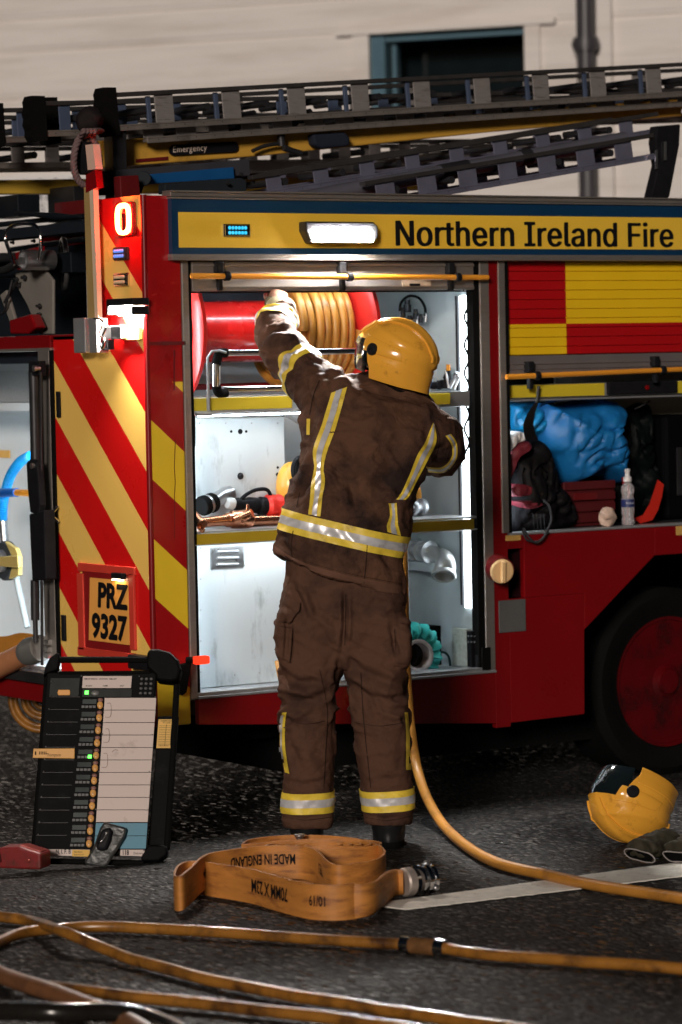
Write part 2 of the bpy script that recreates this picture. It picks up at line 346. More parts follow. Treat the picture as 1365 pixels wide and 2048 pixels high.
# flap recess hole 1.563-1.704 , .604-.931
fx0,fx1,fz0,fz1=1.567,1.706,.735,.931
sp([(x2a,.245),(1.998,.25),(2.004,.588),(2.004,fz0),(x2a,fz0)]) 
m.f.pop() if False else None
sp([(fx1,fz0),(2.004,fz0),(2.004,.5885),(2.374,.868),(2.374,z2a-.012),(fx1,z2a-.012)])
sp([(x2a,fz1),(fx1,fz1),(fx1,z2a-.012),(x2a,z2a-.012)])
sp([(2.374,.868),(3.0,.868),(XE,.868),(XE,z2a-.012),(2.374,z2a-.012)])
sp([(3.0,.868),(3.37,.588),(3.37,.25),(XE,.25),(XE,.868)])
m.box((x2a+1.6,0,z2a-.012),(XE,th,2.07))
m.box((.02,.03,ZT-.03),(.8,.36,ZT-.005)); m.box((.8,.03,ZT-.03),(XE,YB,ZT-.005)); m.box((.02,YB-.03,.3),(.8,YB,2.12)); m.box((.8,YB-.03,.3),(XE,YB,ZT-.03)); m.box((XE-.03,.03,.3),(XE,YB-.03,ZT-.03))
m.box((.6,.8,.55),(XE-.1,YB-.1,.6))
body=part('body',m,red,T,bevel=.003)
m=MB(); m.box((.75,.30,.10),(XE-.1,YB-.15,.24)); m.box((.62,.30,.24),(1.9,YB-.15,.62)); m.box((3.5,.3,.24),(XE-.1,YB-.15,.62)); m.box((1.9,1.0,.24),(3.5,YB-.15,.62)); part('chassis',m,M('chassis_black',(.004,.004,.004),.9),T)
# pillar with recess: carve by replacing pillar lower part
# rear corner panels
m=MB(); m.box((0.0,.012,.40),(.03,.695,1.80)); m.box((0.,.012,1.80),(.03,.36,2.30)); 
rp=part('rear_panel',m,chevR,T,bevel=.002)
m=MB(); m.box((.006,-.002,.36),(.155,.03,2.298)); cp=part('corner_panel',m,chevS,T,bevel=.006,seg=3)
m=MB(); m.tube([V((.008,.008,.40)),V((.008,.008,2.30))],.012,12); part('corner_bead',m,red,T,smooth=40)
m=MB(); pts=[S(350,880+i*28,-.003) for i in range(8)]; m.tube([p+V((noise.noise(p*30)*.006,0,0)) for p in pts],.0014,6); pts=[S(349,700+i*20,-.003) for i in range(5)]; m.tube(pts,.0035,6)
sbox(m,300,683,372,690,-.004,.003)
part('panel_seam',m,maroon,T)
m=MB(); rbox(m,110,402,187,430,.25,.1); m.box((.02,.36,2.19),(.2,.40,2.30)); part('roof_edge',m,maroon,T)
# rear ledge, step, lower strip, pump bay
m=MB(); m.box((0,.72,1.752),(.05,2.2,1.806)); m.box((0,.455,1.78),(.03,.72,1.806)) ; part('pump_bay_sill',m,red,T,bevel=.006)
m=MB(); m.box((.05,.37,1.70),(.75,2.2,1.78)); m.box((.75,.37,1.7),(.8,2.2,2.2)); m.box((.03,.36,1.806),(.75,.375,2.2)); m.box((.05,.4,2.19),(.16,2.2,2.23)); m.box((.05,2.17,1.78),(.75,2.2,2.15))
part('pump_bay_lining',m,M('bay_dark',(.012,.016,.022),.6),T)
m=MB(); m.box((0,.70,.385),(.04,2.2,.455)); part('rear_skirt',m,red,T,bevel=.004); 
m=MB(); m.box((-.03,.70,.462),(.3,2.2,.505)); m.box((.6,.5,.3),(.8,2.1,.45)); part('rear_step',m,darkm,T,bevel=.004)
# rear locker interior
m=MB(); m.box((.45,.7,.5),(.48,2.2,1.75)); m.box((.03,.7,.507),(.45,2.2,.52)); m.box((.03,.68,.52),(.45,.7,1.75)); m.box((.03,2.1,.52),(.45,2.13,1.75))
rbox(m,-220,806,60,822,.2,.25)
part('rear_locker',m,white,T)
m=MB(); m.box((.05,.703,.55),(.075,.709,1.73)); m.box((.2,.75,1.74),(.23,2.0,1.745)); part('led_strip',m,emit('rear_strip',(.82,.93,1),70),T)
m=MB(); rbox(m,-100,742,57,806,.445,.003) ; part('perforated_panel',m,M('perforated_alu',(.5,.53,.55),.4,.5,var=.5,vs=300),T)
m=MB(); rbox(m,83,700,105,1312,-.012,.03); m.box((-.012,.70,1.745),(.02,2.2,1.757)); rp2=part('rear_shutter_rail',m,alu,T,bevel=.003)
m=MB(); rbox(m,105,700,111,1312,-.010,.02); part('rail_seal',m,rubber,T)
m=MB(); rbox(m,112,783,118,835,-.012,.01); rbox(m,122,1230,129,1282,-.012,.01); part('door_hinge',m,black,T,bevel=.003)
m=MB(); p=B(117,1028,-.01); m.tube([p+V((0,0,-.03)),p+V((-.03,0,0)),p+V((0,0,.03))],.006,8); part('grab_ring',m,chrome,T,smooth=40)
m=MB(); rbox(m,-40,900,19,915,.44,.004); part('notice_plate',m,M('amber_label',(.6,.33,.06),.5),T)
m=MB(); pp=B(-14,913,.438); m.text('ONLY',.030,lambda x,y:pp+V((0,-x,y)),bold=.01,sx=.75); part('notice_text',m,txtblk,T)
# gas strut with handle
st=MB(); st.tube([B(68,745,-.06),B(72,920,-.06)],.020,16); part('strut_tube',st,darkm,T,smooth=40)
st=MB(); st.prism([B(52,925,-.09),B(60,918,-.09),B(74,922,-.09),B(80,1010,-.09),B(76,1030,-.09),B(60,1025,-.09),B(55,980,-.09)],(.03,0,0)); st.prism([B(58,1028,-.085),B(88,1020,-.085),B(92,1160,-.085),B(64,1162,-.085)],(.05,0,0)); st.box((-.1,B(80,1030,-.08).y,B(80,1032,-.08).z),(-.06,B(70,1030,-.08).y,B(80,745,-.08).z)) if False else None
part('strut_housing',st,black,T,bevel=.006)
st=MB(); st.tube([B(70,1160,-.06),B(71,1240,-.06)],.017,14); st.tube([B(71,1240,-.06),B(72,1285,-.06)],.010,12); st.tube([B(83,1030,-.075),B(85,1330,-.07)],.006,8); st.tube([B(82,745,-.07),B(84,1030,-.07)],.0055,8)
part('strut_rod',st,darkm,T,smooth=40)
st=MB(); 
for (u,v) in ((67,737),(63,932)): p=B(u,v,-.1); st.lathe(p,(1,0,0),[(0,.012),(.006,.012),(.03,.007)],16)
for v in (1285,1300,1312): rbox(st,82,v-6,96,v+4,-.03,.02)
part('strut_bolt',st,steel,T,smooth=40)
st=MB(); rbox(st,57,722,79,752,-.075,.03); part('strut_bracket',st,black,T,bevel=.004)
# blue hose + castor + pale pipe in the rear locker
m=MB(); pts=ss([B(62,912,.12),B(40,925,.12),B(20,955,.13),B(8,1000,.14),B(6,1040,.14)],10); 
rs=[.020+.0022*math.sin(i*2.4) for i in range(len(pts)*1)]
pts2=[pts[0].lerp(pts[0],0)]
fine=ss(pts,5); m.tube(fine,[.019+.0025*math.sin(i*1.15) for i in range(len(fine))],14)
bh=thing('suction_hose','ribbed bright blue hose looped in the rear locker beside the gas strut','hose',tuple(B(8,1045,.14)))
part('hose',m,M('bright_blue_hose',(.01,.30,.75),.3,var=.2),bh,smooth=60)
m=MB(); m.tube([B(6,1040,.14),B(12,1110,.14)],.017,14); part('hose_tail',m,steel,bh,smooth=40)
m=MB(); m.tube([B(34,985,.10),B(75,987,.10)],.014,12); part('amber_tube',m,orange,bh,smooth=40)
m=MB(); m.tube([B(-30,987,.11),B(34,985,.10)],.018,12); part('blue_sleeve',m,M('blue_sleeve',(.01,.12,.5),.4),bh,smooth=40)
ct=thing('locker_castor','grey castor wheel in a yellow bracket on a pale leg in the rear locker','castor',tuple(B(10,1165,.12)))
m=MB(); c=B(5,1122,.1); m.lathe(c+V((.02,0,0)),(-1,0,0),[(-.02,.04),(-.02,.073),(-.012,.08),(.012,.08),(.02,.073),(.02,.04)],28); part('tyre',m,M('tyre_grey',(.04,.05,.06),.6),ct,smooth=40)
m=MB(); m.lathe(c,(-1,0,0),[(-.02,.045),(.018,.045),(.022,.02),(.03,.018)],24); part('hub',m,aluL,ct,smooth=40)
m=MB(); m.prism([B(6,1113,.06),B(44,1110,.06),B(46,1135,.06),B(6,1132,.06)],(-.02,0,0)); m.prism([B(18,1082,.10),B(40,1096,.1),B(46,1112,.1),B(46,1150,.1),B(26,1158,.1),B(36,1120,.1)],(-.02,0,0)); part('bracket',m,M('pale_yellow_metal',(.62,.48,.16),.5),ct,bevel=.004)
m=MB(); m.tube([B(32,1152,.12),B(55,1255,.12)],.013,12); part('leg',m,lockg,ct,smooth=40)
# flaked orange hose in the rear locker, and fat hose end on step
fh=MB()
def ribbon(mb,path,h,t,z0=None,up=V((0,0,1))):
    path=[V(p) for p in path]; n=len(path); vs=[]
    for i,p in enumerate(path):
        tg=(path[min(i+1,n-1)]-path[max(i-1,0)]).normalized(); nn=tg.cross(up).normalized()*t/2
        vs+=[p-nn,p+nn,p+nn*1.3+up*h*.5,p+nn+up*h,p-nn+up*h,p-nn*1.3+up*h*.5]
    k=6; fs=[]
    for i in range(n-1):
        for j in range(k): fs.append((i*k+j,i*k+(j+1)%k,(i+1)*k+(j+1)%k,(i+1)*k+j))
    fs+=[tuple(range(k)),tuple(range((n-1)*k,n*k))]; mb.add(vs,fs)
for i in range(5):
    x=.05+i*.03; ribbon(fh,ss([B(-40,1325,x),B(15,1322,x),B(45,1316,x),B(80,1322,x)],6),.10-.012*i if i<3 else .07,.008)
solo('flaked_hose',fh,hosey,'folded flat orange hose packed in the rear locker above the step','hose',smooth=50)
bh2=thing('delivery_hose','fat orange hose coming out over the rear step at far left','hose',tuple(B(60,1330,-.06)))
m=MB(); m.tube([B(-80,1375,-.05),B(-20,1342,-.05),B(30,1318,-.05),B(66,1300,-.05)],[.047,.046,.045,.043],24); part('hose',m,M('pink_orange_hose',(.52,.22,.10),.4,var=.25,vs=8,dirt=(.62,.4,.28),ds=12,dth=.6),bh2,smooth=50)
m=MB(); m.tube([B(60,1303,-.05),B(82,1296,-.04)],[.055,.052],20); m.tube([B(54,1306,-.05),B(64,1301,-.05)],.049,20); part('coupling',m,M('grey_cast',(.2,.2,.19),.6,.4,var=.5,bump=.3,bs=60),bh2,smooth=40)
# pump bay gear
pg=MB(); c=B(128,529,.25); ax=V((-.93,.37,0)).normalized()
def ring(mb,c,ax,R_,r,n=40,k=10,e1=None,sc_=1.0):
    a=ax.orthogonal().normalized() if e1 is None else e1; b_=ax.cross(a).normalized()
    pts=[c+(a*math.cos(2*math.pi*i/n)+b_*math.sin(2*math.pi*i/n)*sc_)*R_ for i in range(n+1)]; mb.tube(pts,r,k,False)
ring(pg,c,ax,.098,.011)
hw=part('handwheel',pg,steel,T,smooth=60)
pg=MB()
for k in range(3):
    a=V((0,0,1)); q=Matrix.Rotation(k*2.094+.3,3,ax)@a; pg.tube([c,c+q*.095],[.006,.008],8)
pg.tube([c,c+V((0,0,0))-ax*-.0+V((.0,.14,0))],.012,10); pg.tube([c-ax*.02,c+ax*.02],.018,12)
part('spoke',pg,darkm,hw,smooth=40)
pg=MB(); hp=[B(u,v,.05) for u,v in ((28,530),(20,505),(12,480),(14,462),(30,450),(55,447),(72,452),(81,468),(82,495),(78,520))]
pg.tube(ss(hp,5),.0075,10); part('valve_handle',pg,chrome,T,smooth=60)
pg=MB(); pc=B(60,520,.05); pg.lathe(pc,(-1,0,0),[(-.1,.040),(.03,.040),(.03,.034),(.0,.034),(-.02,.001)],28,False); part('outlet_pipe',pg,steel,T,smooth=40)
pg=MB(); pg.prism([B(30,505,.09),B(82,492,.09),B(80,535,.09),B(35,540,.09)],(.02,0,0)); part('valve_plate',pg,red,T,bevel=.003)
pg=MB(); pg.prism([B(30,545,.13),B(90,540,.13),B(106,560,.13),B(106,668,.13),B(78,668,.13),B(55,610,.13),B(38,580,.13)],(.012,0,0)); pg.prism([B(0,590,.1),B(12,580,.1),B(30,640,.1),B(20,645,.1)],(.015,0,0)); part('side_plate',pg,M('pale_plate',(.30,.28,.25),.5,.4,var=.3,dirt=(.25,.23,.2),ds=15),T,bevel=.003)
pg=MB()
for (u,v,r) in ((50,555,.009),(38,570,.008),(35,558,.006),(80,612,.008),(84,641,.008),(81,627,.004),(28,485,.006),(70,482,.006)): p=B(u,v,.12); pg.lathe(p,(-1,0,0),[(0,r*1.3),(.004,r*1.3),(.006,r*.8),(.016,r*.7)],14)
part('bolt',pg,darkm,T,smooth=40)
pg=MB(); pg.tube(ss([B(-20,545,.12),B(10,540,.1),B(40,525,.08)],4),.016,10); pg.tube(ss([B(25,560,.09),B(15,600,.08),B(8,625,.09),B(-10,630,.1)],5),.005,8); pg.tube([B(-20,516,.15),B(50,514,.15)],.02,12); pg.tube([B(35,560,.1),B(10,605,.1)],.007,8)
part('valve_linkage',pg,darkm,T,smooth=50)
pg=MB(); pg.prism([B(18,640,.06),B(60,628,.06),B(72,655,.06),B(55,668,.06),B(20,668,.06)],(.05,0,0)); part('red_lever',pg,red,T,bevel=.008)
pg=MB(); pg.box((.2,.9,2.05),(.5,1.5,2.13)); pg.tube([B(30,425,.1),B(115,433,.1),B(165,434,.1)],[.006,.014,.005],10); rbox(pg,-20,392,36,435,.15,.1); rbox(pg,-20,436,170,446,.14,.02); pg.tube([B(20,470,.3),B(170,440,.3)],.012,8); pg.tube([B(20,500,.4),B(170,478,.4)],.012,8)
part('winch_gear',pg,M('dark_gear',(.010,.014,.02),.4,.3,var=.5,vs=10),T,bevel=.003)
# pull strap / ladder release arm
sm=MB(); a_=B(182,330,-.05); sm.prism([B(168,375,-.05),B(178,375,-.05),B(190,640,-.05),B(176,640,-.05)],(.02,0,0)); sa=part('release_arm_side',sm,M('tan_arm',(.38,.26,.10),.5),T)
sm=MB(); sm.prism([B(178.3,360,-.053),B(187,360,-.053),B(196,640,-.053),B(190.3,640,-.053)],(.02,0,0)); part('release_arm',sm,M('cream_arm',(.7,.55,.40),.45),T)
sm=MB(); rbox(sm,147,636,170,706,-.075,.06); rbox(sm,178,636,194,706,-.072,.05); rbox(sm,194,652,240,678,-.05,.03); part('arm_bracket',sm,aluL,T,bevel=.004)
sm=MB(); rbox(sm,222,653,241,679,-.055,.003); rbox(sm,195,680,215,700,-.055,.03); part('arm_latch',sm,black,T,bevel=.003)
sm=MB(); rbox(sm,241,654,278,679,-.02,.015); part('warning_label',sm,M('amber_tag',(.75,.48,.10),.5),T)
sm=MB()
for k,(tx,sz) in enumerate((('! WARNING !',.0105),('KEEP CLEAR OF',.007),('ARM WHEN MOVING',.007))):
    p=B(244,664+k*6,-.023); sm.text(tx,sz,lambda x,y,p=p:p+V((0,-x,y)),sx=1.1)
part('warning_text',sm,M('brown_text',(.12,.05,.02)),T)
sm=MB(); ring(sm,B(206,685,-.08),V((-1,.2,.1)).normalized(),.020,.0035,24,8); sm.tube(ss([B(188,637,-.07),B(203,640,-.085),B(212,655,-.085),B(205,672,-.085)],6),.004,8); sm.tube(ss([B(205,650,-.085),B(199,668,-.085),B(206,678,-.085)],5),.003,8)
part('shackle',sm,chrome,T,smooth=50)
# tail light, strobes, scene lamp
RL=emit('tail_glow',(1,.045,.012),110); 
tl=MB(); rbox(tl,229,404,265,472,-.022,.022); tlh=part('tail_light',tl,M('tail_lens',(.45,.01,.008),.15,coat=.5),T,bevel=.010,seg=4)
tl=MB(); pts=[]
cy=B(247,438,-.026); hy=abs(B(236,438,-.026).y-B(259,438,-.026).y)/2; hz_=abs(B(247,412,-.026).z-B(247,466,-.026).z)/2
for i in range(33):
    a=2*math.pi*i/32; cc,s2=math.cos(a),math.sin(a); pts.append(cy+V((0,math.copysign(abs(cc)**.6,cc)*hy,math.copysign(abs(s2)**.6,s2)*hz_)))
tl.tube(pts,.0095,8,False); part('light_ring',tl,RL,tlh,smooth=60)
tl=MB(); rbox(tl,243,425,252,463,-.034,.01); part('inner_lens',tl,M('inner_lens',(.3,.02,.02),.1),tlh,bevel=.003)
def strobe(name,fn,w_,h_,mat,ledm,parent):
    # fn(a,b,o): a along, b up, o outwards
    q=MB(); 
    for (aw,bh_,o0,o1) in ((w_,h_,0,.012),(w_*.92,h_*.86,.012,.017)):
        q.add([fn(a,b_,o) for o in(o0,o1) for a,b_ in((-aw,-bh_),(aw,-bh_),(aw,bh_),(-aw,bh_))],[(0,3,2,1),(4,5,6,7),(0,1,5,4),(1,2,6,5),(2,3,7,6),(3,0,4,7)])
    hs=part(name,q,mat,parent,bevel=.004)
    q=MB(); fo=fn(0,0,1)-fn(0,0,0)
    for i in range(6):
        for j in (-1,1):
            c_=fn((i-2.5)*w_*.24,j*h_*.38,.0175); q.ell(c_,(fn(1,0,0)-fn(0,0,0))*w_*.10,(fn(0,1,0)-fn(0,0,0))*h_*.30,fo*.006,5)
    part('led',q,ledm,hs,smooth=60)
ledc=M('cyan_led',(.02,.35,.6),.2,emis=.9); ledb=M('blue_led',(.10,.25,.75),.2,emis=.5); leda=M('clear_led',(.6,.5,.3),.2)
for (u,v,lm) in ((246,507,ledb),(247,559,leda)):
    p=B(u,v,0); strobe('rear_strobe',lambda a,b_,o,p=p:p+V((-o,-a,b_)),.050,.024,chrome if lm is leda else darkm,lm,T)
yb=-.028
p=S(471,461,yb); strobe('side_strobe',lambda a,b_,o,p=p:p+V((a,-o,b_)),.058,.024,chrome,ledc,T)
LW=emit('scene_lamp',(1,.95,.89),3600); LWr=emit('rear_lamp_glow',(1,.90,.80),850)
q=MB(); rbox(q,212,597,266,612,-.07,.07); rbox(q,212,612,216,630,-.07,.07); rbox(q,262,612,266,630,-.07,.07); sh=part('rear_scene_lamp',q,black,T,bevel=.004)
q=MB(); a=B(218,613,-.066); c2=B(260,613,-.066); z_=B(240,631,-.03).z; q.prism([a,c2,V((-.025,c2.y,z_)),V((-.025,a.y,z_))],(.004,0,.004)); part('lamp_face',q,LWr,sh)
# number plate
q=MB(); 
for r_ in ((155,1130,268,1147),(155,1147,167,1300),(258,1147,268,1300),(155,1300,268,1318)): rbox(q,*r_,-.012,.012)
pf=part('plate_surround',q,M('surround_red',(.62,.05,.03),.5,bump=.1,bs=200),T,bevel=.003)
q=MB(); rbox(q,167,1147,258,1300,-.006,.006); part('plate_recess',q,M('recess_red',(.25,.008,.01),.5),pf)
q=MB(); P0,P1=B(178,1280,-.011),B(256,1162,-.011); 
def NPf(a,b_,o=0): # tilted plate
    return V((-.011-o,P0.y+(P1.y-P0.y)*a-.02*b_,P0.z+(P1.z-P0.z)*b_))
q.prism([NPf(0,0),NPf(1,0),NPf(1,1),NPf(0,1)],(.003,0,0)); npl=part('number_plate',q,M('plate_amber',(.92,.42,.09),.4,var=.06),T)
q=MB()
def pt(t,a0_,b0,sz,w_):
    m2=MB(); m2.text(t,1,lambda x,y:V((x,y,0)),bold=.018); W_=max(v.x for v in m2.v); Hh=max(v.y for v in m2.v)
    for k,(dx_,dz_) in enumerate(((0,0),(.012,0),(.024,0),(.006,.012),(.018,-.012))): q.add([NPf(a0_+v.x/W_*(w_-.024)+dx_,b0+v.y/Hh*sz+dz_,.002+.0003*k) for v in m2.v],m2.f)
pt('PRZ',.20,.56,.37,.76); pt('9327',.07,.07,.37,.88); part('plate_lettering',q,txtblk,npl)
q=MB(); rbox(q,222,1146,244,1158,-.03,.02); pl_=part('plate_lamp',q,black,T,bevel=.003)
q=MB(); a=B(224,1158,-.03); q.box((-.03,a.y,a.z-.004),(-.014,a.y-.06,a.z-.001)); part('bulb',q,emit('plate_glow',(1,.72,.42),22),pl_)
# reflex plates beside
q=MB(); rbox(q,255,1312,300,1340,-.05,.04); part('rear_bumper_box',q,black,T,bevel=.005)
# side marker lamp
mk=MB(); mk.tube([S(372,1320,-.05),S(390,1320,-.07)],.012,10); mk.prism([S(362,1330,-.05),S(385,1325,-.06),S(375,1385,-.04),S(366,1392,-.03),S(360,1370,-.03)],(.0,.03,0)); mkh=part('marker_arm',mk,rubber,T,bevel=.004)
mk=MB(); a=S(389,1313,-.085); b_=S(417,1327,-.085); mk.box((a.x,-.10,b_.z),(b_.x,-.07,a.z)); part('marker_lamp',mk,emit('marker_glow',(1,.035,.012),1.3),mkh,bevel=.006)
# ---- banner
bn=MB(); bn.box((.105,-.028,2.085),(XE,.03,2.285)); bn_=part('banner',bn,navy,T)
bn=MB(); bn.box((.132,-.031,2.108),(XE,-.0285,2.237)); part('banner_stripe',bn,yellow,bn_)
bn=MB(); 
for (a,b_,o) in ((2.285,2.292,-.038),(2.294,2.310,-.030),(2.310,2.316,-.040),(2.062,2.070,-.036),(2.070,2.085,-.032)): bn.box((.10,o,a),(XE,.03,b_))
part('banner_trim',bn,alu,bn_,bevel=.002)
bn=MB(); p0=S(787,492.5,-.033); 
tm=MB(); tm.text('Northern Ireland Fire',1,lambda x,y:V((x,y,0)),space=1.03,font=SANS); wN=max(v.x for v in tm.v); hN=max(v.y for v in tm.v)
x_end=S(1348,495,-.033).x; hN_=S(795,441,-.033).z-S(795,492,-.033).z
for k,(dx_,dz_) in enumerate(((0,0),(.0045,.001),(.009,0),(.002,-.001),(.007,.001))): bn.add([V((p0.x+v.x/wN*(x_end-p0.x-.009)+dx_,-.0325-.00025*k,2.119+v.y/hN*hN_+dz_)) for v in tm.v],tm.f)
part('banner_lettering',bn,txtblk,bn_)
q=MB(); xa,xb=S(597,460,-.03).x,S(742,460,-.03).x
q.prism([V((xa,-.031,2.205)),V((xb-.02,-.031,2.205)),V((xb,-.031,2.19)),V((xb,-.031,2.15)),V((xb-.02,-.031,2.125)),V((xa+.025,-.031,2.125)),V((xa,-.031,2.17))],(0,-.05,0)); slp=part('side_scene_lamp',q,darkm,T,bevel=.006)
q=MB(); q.prism([V((xa+.03,-.084,2.172)),V((xb-.03,-.084,2.172)),V((xb-.03,-.083,2.130)),V((xa+.03,-.083,2.130))],(0,.003,.0)); part('lamp_face',q,LW,slp)
# ---- locker 1 frame, box, rod
fr=MB(); fr.box((.156,-.004,z1a-.012),(.186,.05,2.062)); fr.box((x1b,-.004,z1a-.012),(x1b+.046,.05,2.062)); fr.box((x2a-.028,-.005,z2a),(x2a+.006,.05,2.062)); part('locker_frame',fr,alu,T,bevel=.004)
fr=MB(); fr.box((.186,.0,z1a),(.198,.045,2.06)); fr.box((x1b-.03,.002,z1a),(x1b,.045,2.06)); fr.box((x2a+.006,.0,z2a),(x2a+.022,.04,2.06)); fr.box((.2,-.002,1.943),(x1b-.03,.02,1.949)); sbox(fr,966,1295,982,1340,-.008,.02); part('frame_seal',fr,rubber,T)
fr=MB(); fr.box((.186,-.010,z1a-.012),(x1b+.046,.06,z1a-.002)); fr.box((.186,-.004,z1a-.002),(x1b,.10,z1a+.012)); part('locker_sill',fr,aluL,T,bevel=.003)
fr=MB(); fr.box((.2,-.006,1.95),(x1b-.03,.09,2.058)); fr.box((.2,-.010,1.952),(x1b-.03,-.006,1.965)); fr.box((.2,-.012,2.04),(x1b-.03,-.006,2.05)); part('shutter_box',fr,alu,T,bevel=.002)
def rod(u0,u1,v,y,r,clips,parent):
    q=MB(); a=S(u0,v[0],y); b_=S(u1,v[1],y); q.tube([a,b_],r,14); rr=part('pull_rod',q,orange,parent,smooth=40)
    for cu in clips:
        q=MB(); t=(cu-u0)/(u1-u0); p=a.lerp(b_,t); q.tube([p-V((.012,0,0)),p+V((.012,0,0))],r*1.7,14); q.obox(p+V((-.025,.02,.035)),V((.014,0,0)),V((0,.02,0)),V((0,0,.022))); q.obox(p+V((-.02,.02,-.03)),V((.009,0,0)),V((0,.012,0)),V((0,0,.022)))
        part('rod_clip',q,black,rr,bevel=.004)
rod(383,976,(552,555),-.035,.0105,(450,690,912),T)
q=MB(); sbox(q,806,560,862,575,-.010,.003); part('maker_label',q,M('pale_label',(.55,.42,.3),.5),T); q=MB(); sbox(q,820,567,841,572,-.012,.002); part('label_print',q,txtblk,T)
# locker 1 interior
def rw_z(v): return P(930,v,0,x1b).z
q=MB(); D=.72
q.box((.186,D,z1a),(x1b,D+.02,2.05)); q.box((.17,.05,z1a-.02),(x1b+.04,D,z1a)); q.box((.166,.05,z1a),(.184,D,2.05)); q.box((.186,.1,1.99),(x1b,D,2.05))
part('locker_lining',q,white,T)
q=MB(); q.box((x1b+.002,.045,z1a),(x1b+.02,D,2.05)); part('locker_side_wall',q,lockg,T)
xe=S(571,950,.2).x; xl=S(600,1200,.2).x
q=MB(); q.box((.19,.20,S(480,1062,.2).z),(xe,.215,S(480,828,.2).z)); q.box((xe-.012,.215,S(480,1062,.2).z),(xe,.6,S(480,828,.2).z)); q.box((.19,.20,z1a+.003),(xl+.1,.215,S(480,1075,.2).z)) 
# light dings
lp=part('locker_panel',q,M('white_panel',(.50,.54,.56),.5,var=.08,vs=5,dirt=(.20,.21,.21),ds=5,dth=.56,bump=.05,bs=200,stretch=(2.2,1,.7)),T,bevel=.003)
q=MB()
for (u,v) in [(400+i*52,846) for i in range(4)]+[(400+i*52,1098+0*i) for i in range(0)]+[(402,1096+i*62) for i in range(5)]+[(520,1345),(470,1350)]: q.lathe(S(u,v,.199),(0,-1,0),[(0,.004),(.0015,.003)],10)
part('rivet',q,steel,lp)['kind']='stuff'
q=MB()
for (u,v,r) in ((481,863,.010),(463,863,.005),(493,863,.005),(556,949,.008),(556,935,.005)): q.lathe(S(u,v,.199),(0,-1,0),[(-.002,r),(.001,r)],16)
part('panel_hole',q,txtblk,T)
q=MB(); q.lathe(S(481,952,.2),(0,-1,0),[(0,.013),(.003,.013),(.003,.008),(.012,.007)],18); part('panel_lock',q,darkm,T,smooth=40)
q=MB(); sbox(q,422,1094,488,1137,.195,.004); vp=part('vent_plate',q,steel,T)
q=MB()
for k in range(3): a=S(435,1103+k*13,.192); b_=S(477,1102+k*13,.192); q.tube([a,b_],.005,10)
part('louvre',q,aluL,vp,smooth=40)
# grime smudges on lower panel handled in the material of a thin sheet
# shelves
q=MB()
zsA=S(480,1063,0).z; zsB=S(480,1085,0).z
q.box((.19,.004,zsA),(x1b-.03,.6,zsA+.008)); q.box((.19,-.001,zsB-.004),(x1b-.03,.012,zsB+.001)); zUa=S(500,794,.0).z; zUb=S(500,820,.0).z
q.box((.19,.015,zUa),(S(640,800).x,.3,zUa+.006)); q.box((.19,.01,zUb-.008),(S(640,800).x,.02,zUb)); q.box((.19,.018,zUb-.012),(.9,.03,zUb-.004))
zRa=S(890,785,.0).z; zRb=S(890,812,.0).z; q.box((S(855,800).x,.02,zRb-.004),(x1b-.04,.3,zRa+.004)); 
part('shelf',q,aluL,T,bevel=.002)
ydk=M('mustard_tape',(.42,.30,.02),.4,var=.15)
q=MB(); q.box((.192,.0,zsB),(x1b-.045,.006,zsA-.002)); part('shelf_edge_tape',q,ydk,T)
q=MB(); q.box((.192,.008,zUb+.002),(S(416,800).x,.014,zUa)); q.box((S(420,800).x,.006,zUb+.002),(S(587,800).x,.014,zUa)); q.box((S(862,800).x,.012,zRb+.006),(S(905,800).x,.018,zRa-.003)); part('shelf_front_tape',q,M('lemon_tape',(.62,.50,.03),.45),T,bevel=.002)
LS=emit('led_strip',(.82,.93,1),40); LS2=emit('led_strip_small',(.75,.90,1),26); LSw=emit('led_diffuser',(.85,.95,1),5)
q=MB(); q.box((x1b-.006,.018,rw_z(1215)),(x1b+.001,.125,1.93)); part('led_diffuser',q,LSw,T)
q=MB(); q.box((.186,.10,.52),(.190,.115,1.93)); q.box((.24,.13,1.985),(1.4,.14,1.989)); q.box((.24,.03,zUb-.02),(.85,.04,zUb-.016)); q.box((.3,.1,zsB-.01),(1.2,.11,zsB-.006)); part('led_strip',q,LS,T)
q=MB(); q.box((x1b-.012,.130,z1a+.25),(x1b+.001,.145,1.93)); part('hinge_strip',q,darkm,T)
q=MB(); pts=[S(934+5*math.sin(i*.9),592+i*8,.05) for i in range(42)]; q.tube(pts,.0045,6); part('door_cable',q,rubber,T,smooth=50)
# reel
ax0=S(323,665,.0); cy_=.36
rc=CAM+ray(323,665)*((cy_-CAM.y)/ray(323,665).y); rL=rc.x; rz=rc.z; rR=rL+.80
q=MB(); q.lathe((rL,cy_,rz),(1,0,0),[(0,.118),(.80,.118)],40); drum=part('hose_reel',q,M('reel_red',(.55,.012,.01),.28,coat=.4,var=.2,vs=6),T,smooth=40)
q=MB()
for xx in (rL,rR-.015): q.lathe((xx,cy_,rz),(1,0,0),[(-.012,.285),(.0,.305),(.015,.305),(.022,.295),(.015,.285),(.008,.1)],56)
part('reel_flange',q,M('flange_red',(.6,.02,.015),.35),drum,smooth=50)
q=MB(); q.lathe((rL-.03,cy_,rz),(1,0,0),[(0,.24),(.012,.25)],48); q.lathe((rR+.02,cy_,rz),(1,0,0),[(0,.27),(.004,.27)],48); part('reel_disc',q,white,drum,smooth=40)
q=MB(); hr=.0172
x=rL+.335; 
